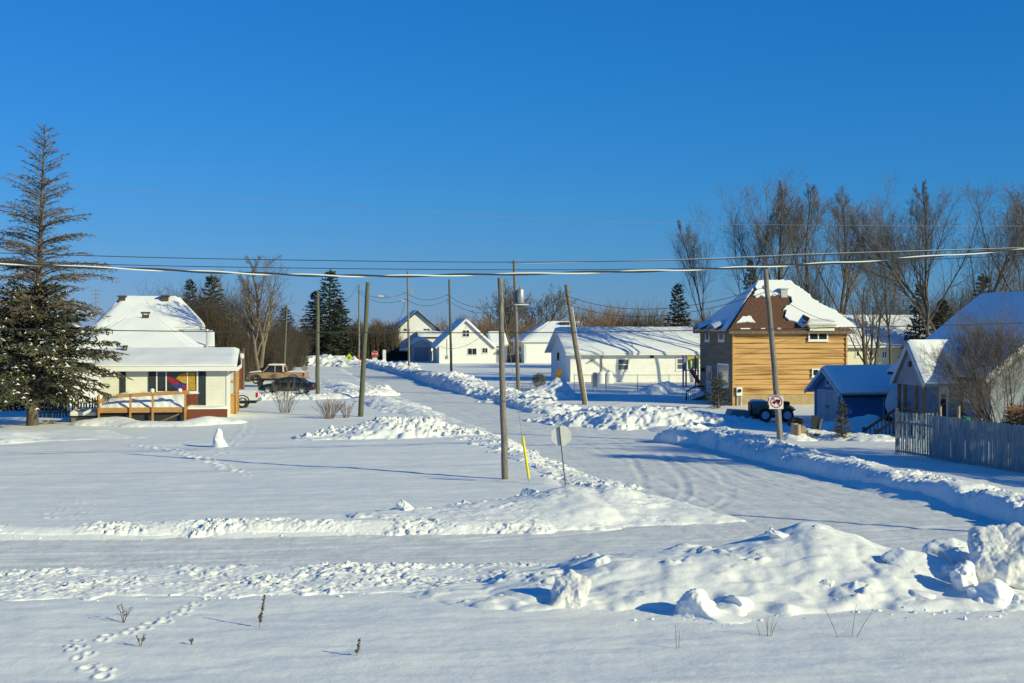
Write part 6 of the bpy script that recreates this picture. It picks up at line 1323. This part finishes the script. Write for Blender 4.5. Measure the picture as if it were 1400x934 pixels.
t = T('low_trailer', 'low dark plank trailer bed in the shade under the buggy', 'trailer', ((1034 - CX) / F * 85.6, 85.6, 0)); MB().box(-2.1, 2.1, -.35, .25, -.05, .1).build('plank_bed', M['oldw'], t); MB().box(.32, .46, -.42, -.36, -.5, .1).build('leg', M['oldw'], t)
x, y = gp(470, 496); t = T('dark_trailer', 'small dark trailer with white roof at the far crossing, left of the lime sign', 'trailer', (x, 232, 0)); MB().box(-.75, .75, 0, 2.4, .3, 1.0).build('body', M['dark'], t); MB().box(-.8, .8, -.05, 2.45, 1.003, 1.3).build('roof', M['signw'], t); wheel(t, -.3, -.05, .28, .18); wheel(t, .35, -.05, .28, .18)

# ================================================================ fences
def picket_run(t, P, Q, h, pw, gap, seed, rails=(.35, 1.65), th=.022, side=-1, name='picket_panel', m='fence'):
    P, Q = Vector(P), Vector(Q); d = (Q - P); L = d.length; d.normalize(); n = Vector((-d.y, d.x, 0)) * side; R = random.Random(seed); mb = MB(); s = 0
    while s < L:
        w = pw * R.uniform(.9, 1.1); hh = h + R.gauss(0, .018); lean = R.gauss(0, .006)
        c = P + d * (s + w / 2); z0 = -.25
        mb.obox((c.x + lean, c.y, (hh + z0) / 2), d, n, w, hh - z0, th, off=.02); s += w + gap * R.uniform(.5, 1.5)
    for rz in rails: mb.obox(((P + Q) / 2) + Vector((0, 0, rz)), d, n, L, .09, .038, off=-.022)
    return mb.build(name, M[m], t)
fx, fy = gp(1226, 627); t = T('picket_fence', 'weathered grey picket fence running towards the viewer at the right', 'fence', (fx, fy, 0)); e = Vector((*gp(1400, 655), 0)) - t.loc; e.z = 0; fd = e.normalized()
for k in range(6):
    a, b = fd * (2.75 * k + .05), fd * (2.75 * k + 2.7); picket_run(t, a, b, 2.12 - .01 * k, .088, (.085, .016, .022, .018, .06, .03)[k], 70 + k)
    MB().box(a.x - .06, a.x + .06, a.y - .06 + .08, a.y + .06 + .08, -.3, 2.28 if k == 0 else 2.05).build('post', M['postw' if k == 0 else 'fence'], t)
t2 = T('picket_fence', 'short sunlit return of the picket fence with tall pale posts, behind the grey fence corner', 'fence', (fx, fy, 0)); u_ = Vector((.985, .17, 0))
picket_run(t2, u_ * .25, u_ * 2.0, 2.02, .09, .13, 90, side=1)
for s in (2.1, 3.0): MB().tube([u_ * s + Vector((0, 0, -.2)), u_ * s + Vector((0, 0, 2.35))], .065, 8).build('post', M['postw'], t2)
def mesh_fence(label, px0, px1, Y, zt, n, sag=0):
    t = T('chain_link_fence', label, 'fence', ((px0 - CX) / F * Y, Y, 0), 0, 'chain link fences around the bungalow'); L = (px1 - px0) / F * Y
    for k in range(n + 1): x = L * k / n; MB().tube([(x, 0, -.3), (x, 0, zt + .08)], .032, 6).build('post', M['steel'], t)
    MB().tube([(0, 0, zt), (L, 0, zt)], .025, 6).build('top_rail', M['steel'], t); m = MB(); s = -zt
    while s < L:
        for sg in (0, 1):
            a, b = max(0, s), min(L, s + zt)
            if b > a: z0, z1 = (a - s), (b - s); m.tube([(a, 0, z0 if sg == 0 else zt - z0), (b, 0, z1 if sg == 0 else zt - z1)], .0035, 3, cap=False)
        s += .16
    m.build('wire_mesh', M['galv'], t)
mesh_fence('near chain link fence in front of the white bungalow', 742, 958, 127, .86, 5)
mesh_fence('far chain link fence close to the white bungalow wall', 785, 958, 141, 1.2, 4)
mesh_fence('short chain link fence right of the nearest pole, beside the transformer pole', 694, 736, 126, .95, 4)
x, y = gp(764, 540); t = T('yellow_board', 'yellow rounded board on the fence in front of the bungalow gable', 'board', ((764 - CX) / F * 128, 128, 0)); z = wp(764, 511, 128).z
MB().box(-.27, .27, -.03, .03, z - .36, z + .36).build('panel', M['orange'], t, bevel=.1); MB().box(-.2, -.14, .035, .09, -.2, z).box(.14, .2, .035, .09, -.2, z).build('post', M['steel'], t); MB().disc((0, -.032, z), (0, -1, 0), .1, .012).build('marking', M['signy'], t)
t = T('grey_board', 'narrow grey board on two legs seen from behind, by the white tanks', 'board', ((813.5 - CX) / F * 125, 125, 0)); z = wp(813, 520, 125).z
MB().box(-.2, .2, -.03, .03, z - .62, z + .68).build('panel', M['steel'], t); MB().box(-.2, -.14, .035, .09, -.2, z).box(.14, .2, .035, .09, -.2, z).build('leg', M['steel'], t)
# playground
Yp = 137; t = T('playground_set', 'playground tower with purple posts, yellow panels and snowy slide, left of the brown house', 'playground', ((945 - CX) / F * Yp, Yp, 0)); K = F / Yp
for (px, yy) in ((934, 0), (939.5, .9), (951, 0), (956, .9)): x = (px - 945) / K; MB().tube([(x, yy, -.2), (x, yy, wp(934, 486, Yp).z)], .085, 10).build('post', M['purple'], t)
zp = wp(940, 506, Yp).z; MB().box((934 - 945) / K, (956 - 945) / K, 0, .9, zp - .08, zp).build('platform', M['steel'], t)
MB().box((940.5 - 945) / K, (944 - 945) / K, -.02, .03, zp + .1, zp + 1.3).box((946 - 945) / K, (950 - 945) / K, -.02, .03, zp + .1, zp + 1.3).box((952 - 945) / K, (955.5 - 945) / K, -.02, .03, zp + .1, zp + 1.3).box((944 - 945) / K - .01, (946 - 945) / K + .01, -.015, .025, zp + .9, zp + 1.25).build('side_panel', M['panely'], t)
MB().box((934.5 - 945) / K, (938.5 - 945) / K, -.02, .03, zp, zp + 1.2).build('climbing_panel', M['steel'], t)
a, b = Vector((0, -.1, zp)), Vector(((958 - 945) / K, -1.0, .15)); m = MB().beam(a, b, .6, .08); dd = (b - a).normalized()
for s in (-1, 1): m.beam(a + Vector((s * .3, 0, .12)) if False else a + Vector((0, s * .3, .12)), b + Vector((0, s * .3, .12)), .06, .22)
m.build('slide', M['slide'], t); snow_sheet(t, a + Vector((.05, -.24, .06)), b + Vector((0, -.24, .06)), b + Vector((0, .24, .06)), a + Vector((.05, .24, .06)), .14, 12, 5, 3, name='slide_snow')
# big satellite dish
Yd = 82; t = T('satellite_dish', 'large pale dish standing between the blue shed and the grey porch', 'dish', ((1236 - CX) / F * Yd, Yd, 0), math.radians(-18)); zc = wp(1236, 552, Yd).z
m = MB(); prof = [(.02, .0)] + [(1.05 * k / 8, .26 * (k / 8) ** 2) for k in range(1, 9)] + [(1.05, .30), (.0 + .02, .04)]; m.lathe(prof, 28); m.v = [(v[0], -v[2], v[1] + zc) for v in m.v]; m.build('bowl', M['dish'], t, smooth=True)
MB().tube([(0, .1, -.2), (0, .1, zc)], .09, 8).build('mast', M['steel'], t); m = MB(); [m.tube([(.6 * math.cos(a), -.12, zc + .6 * math.sin(a)), (0, -.75, zc)], .018, 5) for a in (.5, 2.6, 4.7)]; m.disc((0, -.7, zc), (0, -1, 0), .1, .16); m.build('feed', M['steel'], t)
# firewood, barrel, board by the sign pole
x, y = gp(1092, 605); R_ = random.Random(4)
def log(label, px, py, Y, r, L, ax, m='postw'):
    o = MB().tube([Vector((0, 0, 0)), Vector(ax) * L], [r, r * .95], 14).build('log', M[m], None); o.location = wp(px, py, Y); tag(o, label, 'log', 'cut logs by the leaning sign pole'); return o
log('upright pale cut log right of the leaning pole', 1085.5, 604, 73, .19, .95, (.03, 0, 1)); log('pale upright log post beside the stacked log', 1091.5, 605, 72.8, .13, .92, (0, 0, 1))
log('round log lying with its ring end showing on the stack', 1097, 588, 73.2, .23, .6, (.15, .98, 0)); log('dark log lying under the ring ended log', 1101, 599, 73.2, .2, .9, (.9, .4, 0), 'oldw')
V, Fc = chunk_mesh((.50, .35, .22), 77, 8, 4, .1); o = mesh_np('tarp_heap', V, Fc, M['rubber']); o.location = wp(1087, 577, 74); tag(o, 'black tarp bundle on top of the cut logs', 'tarp')
t = T('dark_boards', 'dark boards standing upright in front of the left corner of the blue shed', 'boards', ((1114 - CX) / F * 75, 75, 0)); MB().box(-.18, .2, -.08, .02, -.2, wp(1114, 568, 75).z).build('upright_board', M['dark'], t); MB().beam((.1, -.14, .0), (.35, -.12, 1.1), .06, .09).build('loose_plank', M['oldw'], t)
V, Fc = chunk_mesh((.22, .2, .16), 78, 8, 4, .15); o = mesh_np('green_tarp', V, Fc, M['tarp']); o.location = wp(1319, 573, 62.5); tag(o, 'crumpled green tarp behind the grey fence', 'tarp')
# red shed slice, left odds and ends
t = T('red_board_panel', 'narrow dark red board panel standing behind the cream house porch', 'panel', ((330 - CX) / F * 116, 116, 0)); MB().box(-.55, .12, 0, .12, -.2, 4.0).build('board', M['redwood'], t); MB().box(.121, .24, -.04, .16, -.2, 4.2).build('post', M['oldw'], t)
t = T('slat_fence', 'low old slatted fence behind the trunk of the tall spruce', 'fence', ((46 - CX) / F * 92, 92, 0), math.radians(8)); picket_run(t, (0, 0, 0), (4.2, 0, 0), 1.35, .10, .11, 33, rails=(.4, 1.05), m='oldw')
for k in range(3): MB().box(.0 + 2.0 * k - .05, 2.0 * k + .05, .06, .16, -.3, 1.45).build('post', M['oldw'], t)
t = T('wooden_bin', 'low grey wooden bin with a domed snow cap left of the deck', 'bin', ((116 - CX) / F * 87.5, 87.5, 0)); MB().box(-.72, .76, -.4, .6, -.2, .42).build('wall', M['polegry'], t); MB().box(-.8, .84, -.48, .68, .423, .49).build('lid', M['dark'], t); snow_sheet(t, (-.8, -.48, .495), (.84, -.48, .495), (.84, .68, .495), (-.8, .68, .495), .48, 18, 14, 3, name='lid_snow')
t = T('leaning_post', 'broken pale post leaning right beside the wooden bin', 'post', ((98 - CX) / F * 88, 88, 0)); MB().tube([(-.05, 0, -.2), (.18, 0, .8), (.3, 0, 1.4)], [.14, .11, .07], 8).build('shaft', M['postw'], t)
t = T('wooden_crate', 'small slatted wooden crate at the foot of the tall spruce', 'crate', ((66 - CX) / F * 86, 86, 0), .2); m = MB()
for z in (.05, .2): m.box(-.32, .32, -.22, -.2, z, z + .1); m.box(-.32, .32, .2, .22, z, z + .1); m.box(-.32, -.3, -.199, .199, z, z + .1); m.box(.3, .32, -.199, .199, z, z + .1)
m.build('slats', M['postw'], t); MB().box(-.3, -.25, -.24, -.221, -.1, .32).box(.25, .3, -.24, -.221, -.1, .32).build('corner_batten', M['postw'], t)
t = T('antenna_mast', 'thin antenna mast rising left of the tall snowy roof', 'antenna', ((131.5 - CX) / F * 125, 125, 0)); zt = wp(131, 394, 125).z; MB().tube([(0, 0, -.2), (0, 0, zt)], .045, 6).build('mast', M['steel'], t)
m = MB()
for k in range(4): m.tube([(-.5 + .08 * k, 0, zt - .2 - .35 * k), (.5 - .08 * k, 0, zt - .2 - .35 * k)], .02, 4)
m.build('antenna_rod', M['steel'], t)
